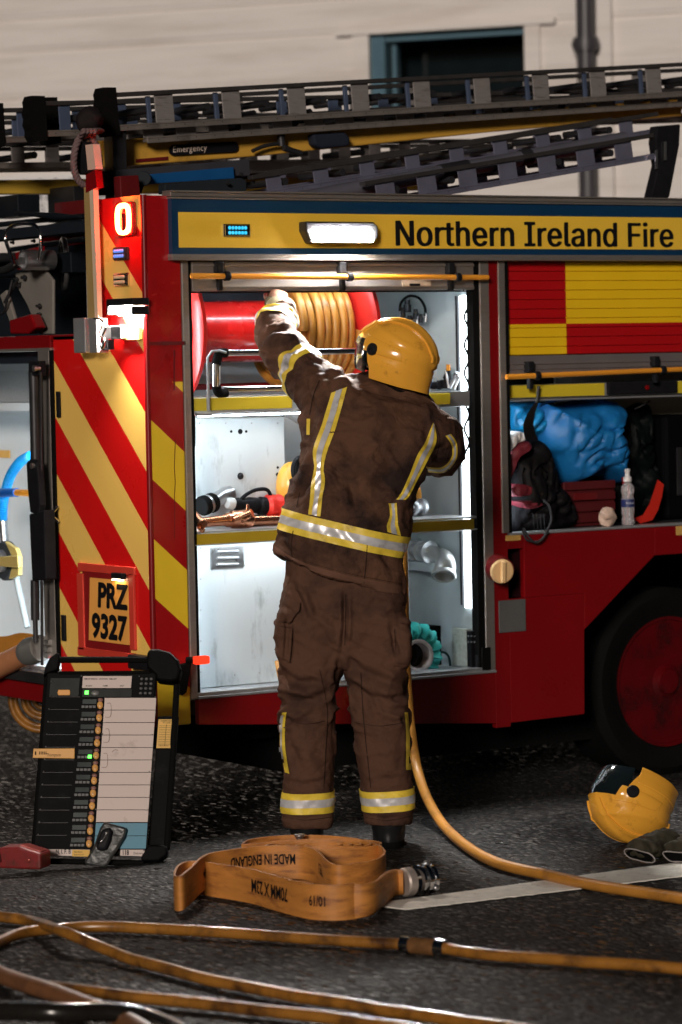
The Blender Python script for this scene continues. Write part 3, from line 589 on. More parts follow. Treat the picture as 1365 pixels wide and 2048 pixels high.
for lay in range(2):
    nturn=7; pts=[]; R1=.118+hr*.95+lay*hr*1.75
    xs0=rL+.500+lay*.015
    for i in range(nturn*36+1): a=2*math.pi*i/36; pts.append(V((xs0+(hr*2.15)*i/36,cy_-R1*math.cos(a)+.003*math.sin(i*.37),rz+R1*math.sin(a)+.003*math.sin(i*.21))))
    q.tube(pts,hr,10)
pts=[]
for i in range(7*36+1):
    a=2*math.pi*i/36; R1=.200+.005*math.sin(i*.11); pts.append(V((rL+.515+hr*2.12*i/36,cy_-R1*math.cos(a),rz-.004+R1*math.sin(a))))
q.tube(pts,hr,10)
part('wound_hose',q,hosey,drum,smooth=60)
q=MB(); q.box((rL-.02,.2,1.37),(rL+.05,.5,1.50)); q.box((.30,.56,S(600,775,.56).z),(1.1,.60,S(600,763,.56).z)); part('reel_cradle',q,red,drum,bevel=.006)
# guide rail
q=MB(); q.tube([S(445,706,.03),S(720,702,.03),S(860,700,.03)],.012,14); q.tube([S(445,779,.03),S(640,775,.03)],.013,14); q.tube([S(433,727,.01),S(433,773,.01)],.015,14); gr=part('guide_rail',q,chrome,T,smooth=40)
q=MB(); q.tube(ss([S(452,706,.025),S(438,708,.015),S(433,730,.01)],5),.0175,14); q.tube(ss([S(433,772,.01),S(438,786,.015),S(452,786,.025)],5),.0175,14); part('rail_elbow',q,rubber,gr,smooth=40)
q=MB(); q.tube([S(418,828,-.01),S(416,715,-.01),S(424,703,-.01),S(440,701,-.01),S(452,705,-.0)],.005,8); q.tube([S(392,828,-.01),S(424,828,-.01)],.007,8); part('rail_bracket',q,aluL,gr,smooth=40)
# link arm
q=MB(); q.tube([S(394,833,.15),S(573,831,.15)],.005,8); q.tube([S(573,831,.14),S(612,852,.12)],.008,8); part('link_arm',q,steel,T,smooth=40)
# ---- locker 2: half lowered shutter
shc=M('shutter_paint',(.86,.54,.012),.4,var=.08); nt,o=xyz(shc)
zsp=S(1080,648,0).z; xsp=1.955
a=math_(nt,'LESS_THAN',o[0],math_(nt,'ADD',xsp,math_(nt,'MULTIPLY',math_(nt,'SUBTRACT',1.69,o[2]),.0)))
b_=math_(nt,'GREATER_THAN',o[2],zsp)
x=math_(nt,'COMPARE',a,b_,.1); setcol(shc,x,None,(.42,.005,.008))
q=MB(); zt2=2.058; zb2=1.692; n=13; 
prof=[]
step=.0372; z=zt2
y0_=.022
while z>zb2+.001:
    z2=max(zb2,z-step)
    q.box((x2a+.022,y0_,z2+.0022),(3.2,y0_+.012,z)); q.box((x2a+.022,y0_+.006,z2),(3.2,y0_+.012,z2+.0022)); z=z2
sh2=part('shutter',q,shc,T,bevel=.0015,seg=1)
q=MB(); q.box((x2a+.022,.012,1.61),(3.2,.04,1.690)); q.box((x2a+.022,.006,1.655),(3.2,.012,1.66)); q.box((x2a+.022,.006,1.635),(3.2,.012,1.638)); part('shutter_bar',q,M('bar_alu',(.28,.25,.25),.5,.6,var=.3),T,bevel=.002)
rod(1013,1420,(754,736),-.02,.0105,(1072,1322),T)
q=MB(); q.box((x2a+.01,0,z2a-.012),(XE,.06,z2a)); q.box((x2a+.01,-.006,z2a-.010),(XE,.0,z2a-.002)); part('locker_sill',q,aluL,T,bevel=.002)
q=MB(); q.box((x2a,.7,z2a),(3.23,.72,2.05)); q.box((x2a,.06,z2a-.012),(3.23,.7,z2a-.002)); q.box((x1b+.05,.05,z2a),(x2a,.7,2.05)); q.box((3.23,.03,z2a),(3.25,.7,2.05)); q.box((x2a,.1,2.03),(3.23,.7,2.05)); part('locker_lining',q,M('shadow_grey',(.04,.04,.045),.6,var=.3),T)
q=MB(); zA=S(1100,768,.05).z; zB=S(1100,795,.05).z; q.box((x2a+.02,.05,zB),(3.2,.08,zA)); q.box((x2a+.02,.045,zB-.012),(3.2,.3,zB-.004)); part('shelf',q,aluL,T,bevel=.002)
q=MB(); q.box((x2a+.025,.046,zB+.003),(S(1208,780,.05).x,.049,zA-.002)); q.box((S(1355,780,.05).x,.046,zB+.003),(3.1,.049,zA-.002)); part('shelf_front_tape',q,M('lemon_tape2',(.66,.52,.03),.45),T)
q=MB(); q.box((S(1212,780,.05).x,.03,zB+.004),(S(1350,780,.05).x,.048,zA+.004)); pl2=part('shelf_catch',q,black,T,bevel=.005)
q=MB(); q.lathe(S(1294,775,.03),(0,-1,0),[(0,.010),(.005,.010),(.006,.004)],14); part('catch_button',q,red,pl2)
q=MB(); q.box((x2a+.024,.06,1.02),(x2a+.028,.09,1.60)); part('led_strip',q,LS2,T)
q=MB(); q.box((2.15,.35,1.40),(3.2,.36,1.62)); part('pale_back_board',q,M('pale_board',(.45,.40,.33),.6),T)
# recess with red cap fitting, and grey flap
q=MB(); q.box((fx0,.12,fz0),(fx1,.13,fz1)); q.box((fx0-.0,.02,fz1),(fx1,.13,fz1+.01)); q.box((fx1,.028,fz0),(fx1+.01,.13,fz1)); part('filler_recess',q,M('recess_dark',(.02,.004,.006),.6),T)
q=MB(); q.lathe(S(1008,1143,-.075),(-.25,-1,-.15),[(-.10,.055),(-.03,.052),(-.01,.050)],28); fl=part('filler_pipe',q,maroon,T,smooth=40)
q=MB(); c=S(1005,1143,-.085); ax=V((-.30,-1,-.1)).normalized(); q.lathe(c,ax,[(-.01,.048),(.0,.048),(.006,.044)],28); e1=ax.cross(V((0,0,1))).normalized(); q.obox(c+ax*.012,e1*.008,ax*.010,ax.cross(e1)*.042); part('filler_cap',q,cream,fl,bevel=.003)
q=MB(); q.box((fx0+.008,-.006,.604),(fx1,.0,fz0-.004)); part('tread_plate',q,M('grey_grit',(.10,.10,.10),.7,var=.6,vs=300,bump=.3,bs=400),T,bevel=.002)
q=MB(); a=S(1012,1071,-.002); q.box((a.x,-.003,S(1012,1082).z),(S(1041,1080).x,-.0005,S(1012,1071).z)); q.box((S(1352,1050).x,-.003,S(1360,1070).z),(S(1390,1050).x,-.0005,S(1360,1052).z)); part('small_label',q,M('amber_tag2',(.6,.36,.10),.5),T)
q=MB(); q.box((fx0+.002,-.001,1.02),(fx0+.004,.0,1.03)) 
# wheel arch interior and wheel
q=MB(); q.prism([V((x,.7,z)) for x,z in ((1.99,.2),(2.0,.59),(2.37,.875),(3.0,.875),(3.38,.59),(3.38,.2))],(0,.02,0)); q.prism([V((1.985,.03,.3)),V((2.0,.03,.60)),V((2.365,.03,.885)),V((3.01,.03,.885)),V((3.39,.03,.60)),V((3.39,.03,.3)),V((3.41,.03,.3)),V((3.41,.03,.61)),V((3.02,.03,.90)),V((2.355,.03,.90)),V((1.97,.03,.61)),V((1.965,.03,.3))],(0,.7,0)); part('wheel_arch',q,rubber,T)
wc=V((S(1330,1362,.22).x,.22,S(1330,1362,.22).z)); R_=wc.z-gz(0,.3)
q=MB(); q.lathe((wc.x,.22,wc.z),(0,1,0),[(.0,.27),(-.02,.30),(-.03,.36),(-.02,R_-.02),(0,R_),(.24,R_),(.26,R_-.04),(.26,.3)],64); wh=part('wheel',q,rubber,T,smooth=40)
wr=M('wheel_red',(.10,.002,.004),.25,coat=.5,var=.35,vs=8,dirt=(.02,.004,.005),ds=6,dth=.5)
q=MB(); q.lathe((wc.x,.22,wc.z),(0,1,0),[(-.012,.268),(-.022,.272),(-.02,.258),(.02,.245),(.09,.235),(.13,.20),(.12,.15),(.07,.12),(.065,.085),(-.01,.08),(-.02,.055),(-.03,.05),(-.032,.001)],56); rim=part('rim',q,wr,wh,smooth=40)
q=MB()
for k in range(8):
    a=2*math.pi*k/8; q.lathe((wc.x+.185*math.cos(a),.22+.105,wc.z+.185*math.sin(a)),(0,1,0),[(0,.030),(.02,.030)],16)
part('hand_hole',q,rubber,rim)
q=MB()
for k in range(10):
    a=2*math.pi*k/10+.2; q.lathe((wc.x+.118*math.cos(a),.275,wc.z+.118*math.sin(a)),(0,-1,0),[(0,.013),(.02,.013),(.03,.009),(.035,.004)],8)
part('wheel_nut',q,steel,rim,smooth=30)
# rear tyre row under the far side
q=MB(); q.lathe((2.7,1.7,R_-.05),(0,1,0),[(0,.3),(0,R_),(.26,R_),(.26,.3)],40); part('wheel',q,rubber,T,smooth=40)
# ================================================================= CONTENTS OF LOCKER 1
zs=zsA+.008
def lay(p0,p1,prof,mb): # lathe between two points, prof (t,r)
    p0=V(p0); p1=V(p1); d=(p1-p0); L=d.length; mb.lathe(p0,d,[(t*L,r) for t,r in prof],24)
n1=thing('branch_pipe','worn copper branch pipe with a forked stub lying at the front of the shelf','nozzle',tuple(S(440,1060,.06)))
q=MB(); a=S(388,1052,.07); b_=S(500,1030,.07); a.z=zs+.028; b_.z=zs+.036; lay(a,b_,[(0,.017),(.55,.021),(.58,.027),(.66,.027),(.68,.033),(.95,.036),(1,.034)],q); part('barrel',q,copper,n1,smooth=40)
q=MB(); lay(S(472,1040,.05),S(505,1026,.0),[(0,.017),(.9,.015),(.92,.017),(1,.017)],q); lay(S(494,1030,.06),S(496,1009,.05),[(0,.008),(1,.006)],q); part('stub',q,copper,n1,smooth=40)
n2=thing('branch_pipe','short copper tube end at the extreme left of the shelf','nozzle',tuple(S(398,1050,.03)))
q=MB(); lay(S(386,1028,.06),S(405,1050,.0),[(0,.018),(.8,.018),(.82,.022),(1,.022)],q); part('barrel',q,copper,n2,smooth=40)
q=MB(); lay(S(396,1052,.02),S(407,1062,-.005),[(0,.010),(1,.010)],q); part('stub',q,copper,n2,smooth=40)
n3=thing('tube','flat lying reddish copper tube behind the forked pipe on the shelf','tube',tuple(S(520,1055,.1)))
q=MB(); a=S(480,1050,.12); b_=S(575,1046,.09); a.z=b_.z=zs+.022; lay(a,b_,[(0,.022),(.9,.020),(.92,.012),(1,.012)],q); part('tube',q,copper,n3,smooth=40)
n4=thing('hose_coupling','grey cast coupling with black lugged collar on the shelf','coupling',tuple(S(440,1005,.16)))
q=MB(); lay(S(412,1010,.14),S(462,985,.18),[(0,.036),(.1,.036),(.12,.032),(.45,.026),(.6,.030),(.8,.032),(.82,.026),(1,.026)],q); part('body',q,steel,n4,smooth=35)
q=MB(); lay(S(403,1013,.13),S(428,1004,.15),[(0,.033),(.1,.038),(.35,.038),(.4,.033),(.6,.033),(.65,.038),(.9,.038),(1,.034)],q); part('collar',q,rubber,n4,smooth=35)
n5=thing('hose_nozzle','black firefighting nozzle with bail handle and red bumper on the shelf','nozzle',tuple(S(520,1020,.14)))
q=MB(); a=S(466,1008,.13); b_=S(533,1012,.13); lay(a,b_,[(0,.022),(.15,.026),(.3,.022),(.45,.030),(.7,.030),(.75,.026),(.8,.034),(1,.034)],q); bd_=part('body',q,black,n5,smooth=35)
q=MB(); lay(S(530,1012,.13),S(560,1012,.13),[(0,.034),(.2,.044),(.5,.044),(.55,.038),(.9,.046),(1,.044)],q); part('bumper',q,M('bright_red_rubber',(.75,.03,.02),.45),n5,smooth=30)
q=MB(); q.tube(ss([S(480,1002,.12),S(492,990,.12),S(512,980,.12),S(533,979,.12),S(541,990,.12),S(538,1002,.12)],5),.0075,8); part('bail_handle',q,black,n5,smooth=50)
q=MB(); lay(S(455,1006,.13),S(468,1008,.13),[(0,.020),(.5,.024),(1,.022)],q); part('tail_collar',q,white,n5,smooth=35)
n6=thing('breathing_mask','yellow lamp body with a dark ribbed rim, behind the person on the shelf','lamp',tuple(S(590,1040,.14)))
q=MB(); c=S(588,985,.15); q.ell(c,V((.072,0,0)),V((0,.06,0)),V((-.01,0,.118)),16); part('shell',q,M('amber_shell',(.75,.38,.05),.35,coat=.3),n6,smooth=60)
q=MB(); ring(q,S(603,940,.10),V((.3,-1,.1)).normalized(),.050,.010,32,8,sc_=.9); q.lathe(S(603,940,.11),(.3,-1,.1),[(0,.045),(.004,.045)],24); part('rim',q,black,n6,smooth=50)
# right hand side
def rw(u,v,o=0): return P(u,v,0,x1b+.002-o)   # on the locker's right wall, proud by o
n7=thing('standpipe_elbow','silver alloy elbow outlet with wide open mouth clipped to the locker wall','elbow',tuple(rw(888,1150,.08)))
q=MB(); cA=rw(838,1102,.055); cB=rw(868,1105,.06); cC=rw(890,1120,.085); cD=rw(888,1150,.11)
alc=M('cast_alloy',(.5,.5,.49),.38,.75,var=.25,vs=18)
q.tube(ss([cA,cB,cC,cD],6),[.026]*8+[.029,.031,.034,.036,.038,.040,.042,.043,.044,.044,.044],22,False); part('elbow',q,alc,n7,smooth=60)
q=MB(); d=(cD-cC).normalized(); q.lathe(cD,d,[(-.014,.044),(-.010,.048),(.006,.050),(.009,.047),(.009,.040),(-.03,.036),(-.032,.001)],30,False); part('mouth',q,alc,n7,smooth=40)
q=MB(); d2=(cB-cA).normalized(); q.lathe(cA+d2*.01,d2,[(0,.03),(.004,.042),(.012,.042),(.014,.03)],24); q.lathe(rw(858,1104,.058),d2,[(0,.03),(.004,.045),(.014,.045),(.016,.03)],24); part('collar',q,aluL,n7,smooth=35)
q=MB(); q.lathe(cB+V((0,-.03,.004)),(-.5,-1,.1),[(0,.012),(.008,.012),(.01,.009)],14); part('red_plug',q,maroon,n7)
n8=thing('standpipe','silver wall standpipe with ringed joints below the mid shelf, half hidden by the person','standpipe',tuple(rw(820,1115,.06)))
q=MB(); q.tube([rw(770,1098,.055),rw(838,1100,.055)],.027,20); part('pipe',q,alc,n8,smooth=50)
q=MB(); 
for u in (812,826): p=rw(u,1100,.055); q.lathe(p,(0,1,0),[(-.012,.03),(-.008,.043),(.008,.043),(.012,.03)],24)
part('collar',q,aluL,n8,smooth=35)
q=MB(); q.box((x1b-.05,rw(900,1120).y,rw(850,1140).z),(x1b,rw(790,1120).y,rw(850,1122).z)); q.box((x1b-.004,rw(844,1090).y,rw(830,1130,0).z),(x1b-.001,rw(800,1090).y,rw(830,1076).z)); part('pipe_clamp_rail',q,lockg,T,bevel=.002)
n9=thing('alloy_adaptor','pale alloy double collar adaptor standing on the right end of the mid shelf','adaptor',tuple(rw(850,1040,.1)))
q=MB(); p=S(842,1020,.22); p.z=zs+.034; q.lathe(p-V((.05,0,0)),(1,.2,0),[(0,.030),(.01,.034),(.016,.034),(.02,.024),(.05,.022),(.054,.034),(.07,.034),(.074,.028),(.074,.02),(.06,.018)],26,False); part('collar_body',q,aluL,n9,smooth=35)
q=MB(); q.lathe(p-V((.12,-.02,0)),(1,.2,0),[(0,.026),(.01,.03),(.03,.03),(.034,.02),(.06,.02)],24); part('tail',q,aluL,n9,smooth=35)
na=thing('hose_loop','narrow amber hose loop on the shelf just right of the person','hose',tuple(S(832,1030,.35)))
q=MB(); q.tube(ss([S(812,950,.3),S(830,965,.3),S(838,990,.3),S(833,1020,.3)],6),.012,12); part('hose',q,orange,na,smooth=60)
q=MB(); q.tube(ss([S(808,958,.305),S(822,970,.305),S(829,990,.305),S(825,1020,.305)],6),.008,10); part('pale_core',q,white,na,smooth=60)
# teal wrapped drum
nb=thing('suction_strainer','large pale hose end wrapped in a turquoise cover on the locker floor','hose end',tuple(S(838,1335,.2)))
c=S(836,1299,.14); c.z=z1a+.062+.002
q=MB(); ax=V((-.15,-1,.05)).normalized(); q.lathe(c,ax,[(-.10,.058),(-.01,.060),(.0,.064),(.010,.064),(.012,.058),(.008,.050),(-.05,.047),(-.06,.001)],40,False); part('rim',q,M('pale_pink_alloy',(.55,.46,.43),.45,.3,var=.3,dirt=(.3,.25,.22),ds=20),nb,smooth=40)
q=MB(); q.lathe(c,ax,[(-.05,.050),(-.048,.050)],30); part('hole',q,glass,nb)
q=MB(); rr_=[]
for i in range(15):
    t=i/14; a=math.pi*(.95-1.2*t); r=.092; rr_.append(c+V((.006,.03,0))+V((math.cos(a)*r,0,math.sin(a)*r*1.05)))
q.tube(ss(rr_,3),[.030+.006*math.sin(i*1.3)+.003*math.sin(i*3.1) for i in range(43)],16); part('cover',q,M('teal_cloth',(.04,.55,.50),.5,var=.25,vs=20,bump=.5,bs=40,bd=.01),nb,smooth=60)
nc=thing('control_box','small grey mottled control box with black terminals in the locker corner','box',tuple(S(925,1335,.1)))
q=MB(); a=S(905,1335,.16); q.box((a.x,.06,z1a+.012),(x1b-.022,.16,S(920,1258,.1).z)); part('case',q,M('mottled_grey',(.36,.38,.34),.6,var=.5,vs=60),nc,bevel=.003)
q=MB(); q.box((S(934,1300,.06).x,.03,z1a+.012),(x1b-.005,.06,S(940,1262,.05).z)); q.box((S(955,1300,.03).x,.01,z1a+.012),(x1b-.033,.03,S(960,1310,.02).z)); part('terminal_block',q,black,nc,bevel=.003)
q=MB()
for i in range(3):
    for j in range(2): q.lathe(S(937+i*6,1272+j*12,.028),(0,-1,0),[(0,.004),(.004,.003)],8)
part('screw',q,steel,nc)
q=MB(); q.tube(ss([S(870,1335,.2),S(873,1315,.2),S(884,1304,.2),S(897,1312,.2),S(901,1332,.2)],6),.005,8); solo('cable',q,M('green_cable',(.02,.06,.06),.5),'thin dark cable looped between the turquoise cover and the control box','cable',smooth=60)
# wall fittings on right wall
nd=thing('test_gauge','cluster of small black and steel valves with a looped cable high on the locker wall','gauge',tuple(rw(825,640,.03)))
q=MB()
for (u,v,r,h) in ((815,612,.016,.05),(806,625,.010,.04),(832,628,.012,.04),(842,637,.009,.035),(820,636,.014,.02)): p=rw(u,v,.03); q.lathe(p-V((0,0,h/2)),(0,0,1),[(0,r),(h*.6,r),(h*.62,r*.7),(h,r*.7)],14)
part('valve',q,darkm,nd,smooth=40)
q=MB(); q.tube(ss([rw(800,622,.03),rw(803,605,.03),rw(818,592,.035),rw(838,596,.035),rw(850,614,.03),rw(851,632,.03)],6),.0055,8); part('cable',q,rubber,nd,smooth=60)
q=MB(); 
for (u,v,col) in ((852,636,0),(800,632,0),(835,641,0)): q.lathe(rw(u,v,.03)-V((0,0,.016)),(0.1,0,1),[(0,.009),(.02,.009),(.022,.006),(.034,.006)],12)
part('connector',q,steel,nd,smooth=40)
ne=thing('hydrant_tool','bundle of dark connectors and rods with an orange tag on the upper right shelf','tool',tuple(rw(900,780,.06)))
zt_=zRa+.006
q=MB(); 
lay(rw(862,772,.07),rw(888,768,.06),[(0,.012),(.3,.016),(.6,.010),(.8,.018),(1,.018)],q); lay(rw(892,775,.05),rw(898,735,.05),[(0,.018),(.4,.014),(.45,.018),(.8,.010),(1,.010)],q); lay(rw(878,778,.04),rw(880,762,.04),[(0,.012),(1,.012)],q)
part('coupler',q,black,ne,smooth=35)
q=MB(); lay(rw(900,776,.05),rw(915,745,.04),[(0,.007),(.7,.007),(.72,.011),(1,.011)],q); lay(rw(908,778,.05),rw(918,752,.04),[(0,.006),(1,.008)],q); lay(rw(898,776,.06),rw(892,742,.06),[(0,.005),(1,.005)],q); part('rod',q,steel,ne,smooth=35)
q=MB(); p=rw(897,735,.065); q.obox(p,V((0,.011,0)),V((.002,0,0)),V((0,0,.012))); part('tag',q,orange,ne)
nf=thing('paper_pad','small pale block standing at the back of the upper right shelf','box',tuple(rw(862,760,.1)))
q=MB(); a=S(868,775,.3); q.box((a.x-.03,.30,zt_),(a.x+.07,.33,zt_+.09)); part('block',q,M('pad',(.6,.6,.58),.6),nf,bevel=.003); q=MB(); q.box((a.x-.02,.298,zt_+.01),(a.x+.06,.2995,zt_+.05)); part('stripe',q,lockg,nf)
ng=thing('hose_end','orange hose coil glimpsed between the legs on the locker floor','hose',tuple(S(688,1350,.3)))
q=MB(); cc=S(678,1325,.32); cc.z=z1a+.07
for k in range(3): ring(q,cc+V((.0,.03*k,0)),V((0,-1,0)),.06-.008*k,.011,30,8)
part('hose',q,hosey,ng,smooth=60); q=MB(); q.box((S(640,1300,.40).x,.36,z1a+.002),(S(760,1300,.40).x,.6,z1a+.2)); solo('black_case',q,black,'black case just behind the orange hose coil between the legs','case',bevel=.01)
nh=thing('hose_end','short orange hose stub peeping out left of the trouser pocket near the sill','hose',tuple(S(558,1350,.1)))
q=MB(); q.tube([S(557,1322,.1),S(562,1352,.08),S(575,1356,.08)],.014,12); part('hose',q,hosey,nh,smooth=60)
# ================================================================= CONTENTS OF LOCKER 2 (bag, sack, case, crate colours darkened for the locker's shade)
def blob(mb,outline,y,depth,n=22,seed=0,amp=.012,push=0):
    "soft bag: outline in the plane y, bulging towards the viewer with creases"
    pts=[S(u,v,y) for u,v in outline]; c=sum(pts,V())/len(pts); m_=len(pts); rings=[]
    for s in range(n):
        t=s/(n-1); k=math.cos(t*math.pi/2)
        ring_=[]
        for p in pts:
            q=c+(p-c)*(1-t)
            d=depth*math.sqrt(max(0,1-(1-t)**2.6)); q=q+V((0,-d,0))
            q+=V((0,1,0))*(noise.noise(q*6+V((seed,0,0)))*amp*2.0+(1-min(1,abs(noise.noise(V((q.x*5+q.z*4,q.z*11-q.x*8,seed))))*5.5))**1.4*amp*1.7+(1-min(1,abs(noise.noise(V((q.x*13-q.z*6,q.z*9+q.x*5,seed+7))))*6))*amp*.8)*min(1,t*4)
            ring_.append(q)
        rings.append(ring_)
    vs=[p+V((0,.25*abs(depth)/.1*0+.12,0)) for p in rings[0]]; fs=[]
    for r_ in rings: vs+=r_
    for i in range(len(rings)):
        for k in range(m_): fs.append((i*m_+k,i*m_+(k+1)%m_,(i+1)*m_+(k+1)%m_,(i+1)*m_+k))
    mb.add(vs,fs)
def dens(o,n=5): 
    o=[V((a,b,0)) for a,b in o]; o=ss(o+[o[0]],n)[:-1]; return [(p.x,p.y) for p in o]
bA=thing('holdall','bright blue holdall slumped forward, topmost in the right locker','bag',tuple(S(1160,960,.1)))
q=MB(); blob(q,dens([(1075,805),(1110,812),(1150,808),(1195,800),(1232,812),(1228,835),(1212,855),(1232,885),(1238,915),(1235,940),(1236,966),(1210,950),(1190,940),(1160,955),(1130,968),(1110,950),(1095,915),(1075,895),(1068,850)],4),.22,.17,26,3,.014); part('bag_body',q,blue,bA,smooth=70)
q=MB(); rng=[S(u,v,.16) for u,v in ((1080,815),(1100,806),(1140,800),(1195,802),(1236,812))]; ribbon(q,ss(rng,5),.010,.008); part('zip_flap',q,M('deep_blue',(.005,.04,.14),.5),bA,smooth=50)
bB=thing('holdall','blue holdall half hidden at the far left of the right locker','bag',tuple(S(1035,890,.2)))
q=MB(); blob(q,dens([(1008,808),(1040,805),(1078,812),(1085,850),(1070,880),(1050,870),(1012,862)],5),.26,.10,18,9,.02); part('bag_body',q,M('sky_blue_pvc',(.008,.24,.52),.4,var=.3,vs=6,bump=.15,bs=20,bd=.01),bB,smooth=70)
bC=thing('kit_bag','black and dark red kit bag with hanging straps at the left of the right locker','bag',tuple(S(1070,1060,.02)))
q=MB(); blob(q,dens([(1012,905),(1035,880),(1065,876),(1080,890),(1095,930),(1110,970),(1135,1000),(1148,1030),(1140,1050),(1100,1062),(1050,1066),(1012,1062),(1008,1000)],4),.14,.12,22,5,.022); 
bkc=M('black_nylon',(.007,.006,.007),.55,var=.5,vs=20,bump=.3,bs=200); part('bag_body',q,bkc,bC,smooth=70)
q=MB(); blob(q,dens([(1014,915),(1030,892),(1055,882),(1060,895),(1040,910),(1025,930),(1018,960)],4),.05,.03,12,6,.01); blob(q,dens([(1022,975),(1040,968),(1066,975),(1060,990),(1030,992)],4),.035,.02,10,6,.008); blob(q,dens([(1035,1003),(1070,1002),(1086,1010),(1060,1018)],4),.03,.02,10,6,.008); part('red_panel',q,M('dusky_red',(.16,.015,.025),.6,var=.4),bC,smooth=70)
q=MB()
for i in range(4): u=1067+i*7; q.tube(ss([S(u,1028,-.02),S(u+1,1045,-.03),S(u+3,1062,-.02)],4),.0012,5)
q.tube(ss([S(1088,1000,.0),S(1100,1015,-.03),S(1103,1040,-.03),S(1095,1060,-.03),S(1085,1078,-.03),S(1070,1085,-.03),S(1055,1070,-.03),S(1048,1056,-.02)],5),.005,6); q.tube(ss([S(1045,1060,-.02),S(1055,1080,-.03),S(1080,1082,-.03),S(1097,1062,-.03)],5),.004,6)
part('strap',q,M('strap_grey',(.03,.03,.033),.6),bC,smooth=50)
bD=thing('hanging_strap','black webbing strap with a corded tail hanging in front of the blue holdall','strap',tuple(S(1070,880,.03)))
q=MB(); ribbon(q,[S(1076,870,.03),S(1078,880,.03)],.0,.0) if False else None
pth=[(1078,772),(1076,790),(1074,805)]; q.tube(ss([S(u,v,.02) for u,v in pth],5),[.006+.0015*math.sin(i*2) for i in range(11)],8); part('cord',q,M('cord_black_white',(.05,.05,.05),.7,var=.9,vs=90),bD,smooth=50)
q=MB(); c_l=[(1074,805,5),(1066,820,8),(1060,835,11),(1057,850,13),(1060,868,15),(1064,880,16)]
vs=[];fs=[]
for u,v,w_ in c_l: vs+=[S(u-w_*.8,v,.02),S(u+w_*.8,v,.01),S(u+w_*.8,v,.02),S(u-w_*.8,v,.03)]
for i in range(len(c_l)-1):
    for k in range(4): fs.append((i*4+k,i*4+(k+1)%4,(i+1)*4+(k+1)%4,(i+1)*4+k))
q.add(vs,fs); part('webbing',q,bkc,bD,smooth=50)
bE=thing('cloth_pouch','white plastic wrapper lying on the black kit bag','wrapper',tuple(S(1025,900,.06)))
q=MB(); blob(q,dens([(1012,868),(1032,862),(1052,868),(1048,880),(1028,890),(1013,905)],4),.06,.03,12,11,.012); part('wrapper',q,M('white_plastic',(.55,.53,.52),.4,var=.2),bE,smooth=60)
bF=thing('black_sack','tall dark green-black sack standing behind the water bottle','sack',tuple(S(1280,1040,.2)))
q=MB(); blob(q,dens([(1230,815),(1262,818),(1292,806),(1290,840),(1296,870),(1300,920),(1310,970),(1320,1010),(1300,1040),(1240,1045),(1225,980),(1226,900)],4),.30,.10,20,17,.02); part('sack',q,M('green_black',(.003,.005,.005),.5,var=.4),bF,smooth=70)
q=MB(); q.tube(ss([S(1270,818,.15),S(1290,808,.12),S(1300,802,.12)],4),.004,6); part('tie',q,black,bF,smooth=50)
bG=thing('equipment_case','dark case filling the right end of the right locker','case',tuple(S(1345,1040,.3)))
q=MB(); q.box((S(1330,900,.22).x,.22,z2a),(3.1,.6,S(1340,830,.22).z)); part('case_body',q,M('case_black',(.003,.003,.004),.5),bG,bevel=.02); q=MB(); q.box((S(1352,900,.22).x,.212,z2a+.1),(S(1362,900,.22).x,.219,z2a+.3)); part('case_latch',q,darkm,bG,bevel=.002)
bH=thing('hose_strap','bright red strap curling up from the locker sill beside the bottle','strap',tuple(S(1290,1040,.1)))
vs=[];fs=[]
for i,(u,v) in enumerate([(1274,1043),(1296,1036),(1308,1015),(1316,990),(1322,965)]):
    w_=[10,14,13,12,9][i]; vs+=[S(u-w_*.7,v-6,.10),S(u+w_*.7,v+4,.10),S(u+w_*.7,v+4,.112),S(u-w_*.7,v-6,.112)]
for i in range(4):
    for k in range(4): fs.append((i*4+k,i*4+(k+1)%4,(i+1)*4+(k+1)%4,(i+1)*4+k))
q=MB(); q.add(vs,fs); part('webbing',q,M('scarlet',(.55,.02,.01),.5),bH,smooth=50); q=MB(); q.tube(ss([S(1240,925,.14),S(1250,960,.14),S(1252,1000,.14),S(1262,1038,.14)],4),.012,8); part('cord',q,M('scarlet2',(.35,.01,.01),.5),bH,smooth=50)
bI=thing('red_crate','dark red slatted crate under the blue holdall','crate',tuple(S(1170,1050,.1)))
q=MB()
for k in range(4): v0=962+k*22; sbox(q,1128,v0,1232,v0+17,.12,.01)
sbox(q,1130,965,1230,1052,.135,.3); part('crate_body',q,M('crate_red',(.085,.004,.006),.6,var=.4),bI,bevel=.004)
q=MB(); sbox(q,1150,985,1195,1000,.112,.01); part('crate_label',q,maroon,bI,bevel=.002)
# water bottle
wb=thing('water_bottle','clear plastic water bottle with white sports cap and navy label on the locker sill','bottle',(S(1256,1046,.03).x,.03,z2a))
bx=S(1256,1000,.03).x; k=.0185
prof=[(0,.028),(.006,.033),(.03,.034),(.045,.031),(.06,.034),(.095,.035),(.135,.035),(.145,.031),(.155,.030),(.17,.035),(.185,.036),(.20,.033),(.215,.022),(.223,.015),(.228,.015)]
H_=S(1256,962,.03).z-z2a; kk=H_/.228*.99
q=MB(); q.lathe((bx,.03,z2a+.001),(0,0,1),[(h*kk,r*kk*.98) for h,r in prof],28); pm=M('clear_plastic',(.85,.82,.85),.08,var=.05,trans=.75,bump=.3,bs=35,bd=.006); part('bottle_body',q,pm,wb,smooth=60)
q=MB(); q.lathe((bx,.03,z2a+.001),(0,0,1),[(.095*kk,.0355*kk),(.135*kk,.0355*kk)],28,False); lb=part('bottle_label',q,M('navy_label',(.02,.03,.12),.4,var=.3,vs=60),wb,smooth=60)
q=MB(); rr=.0365*kk
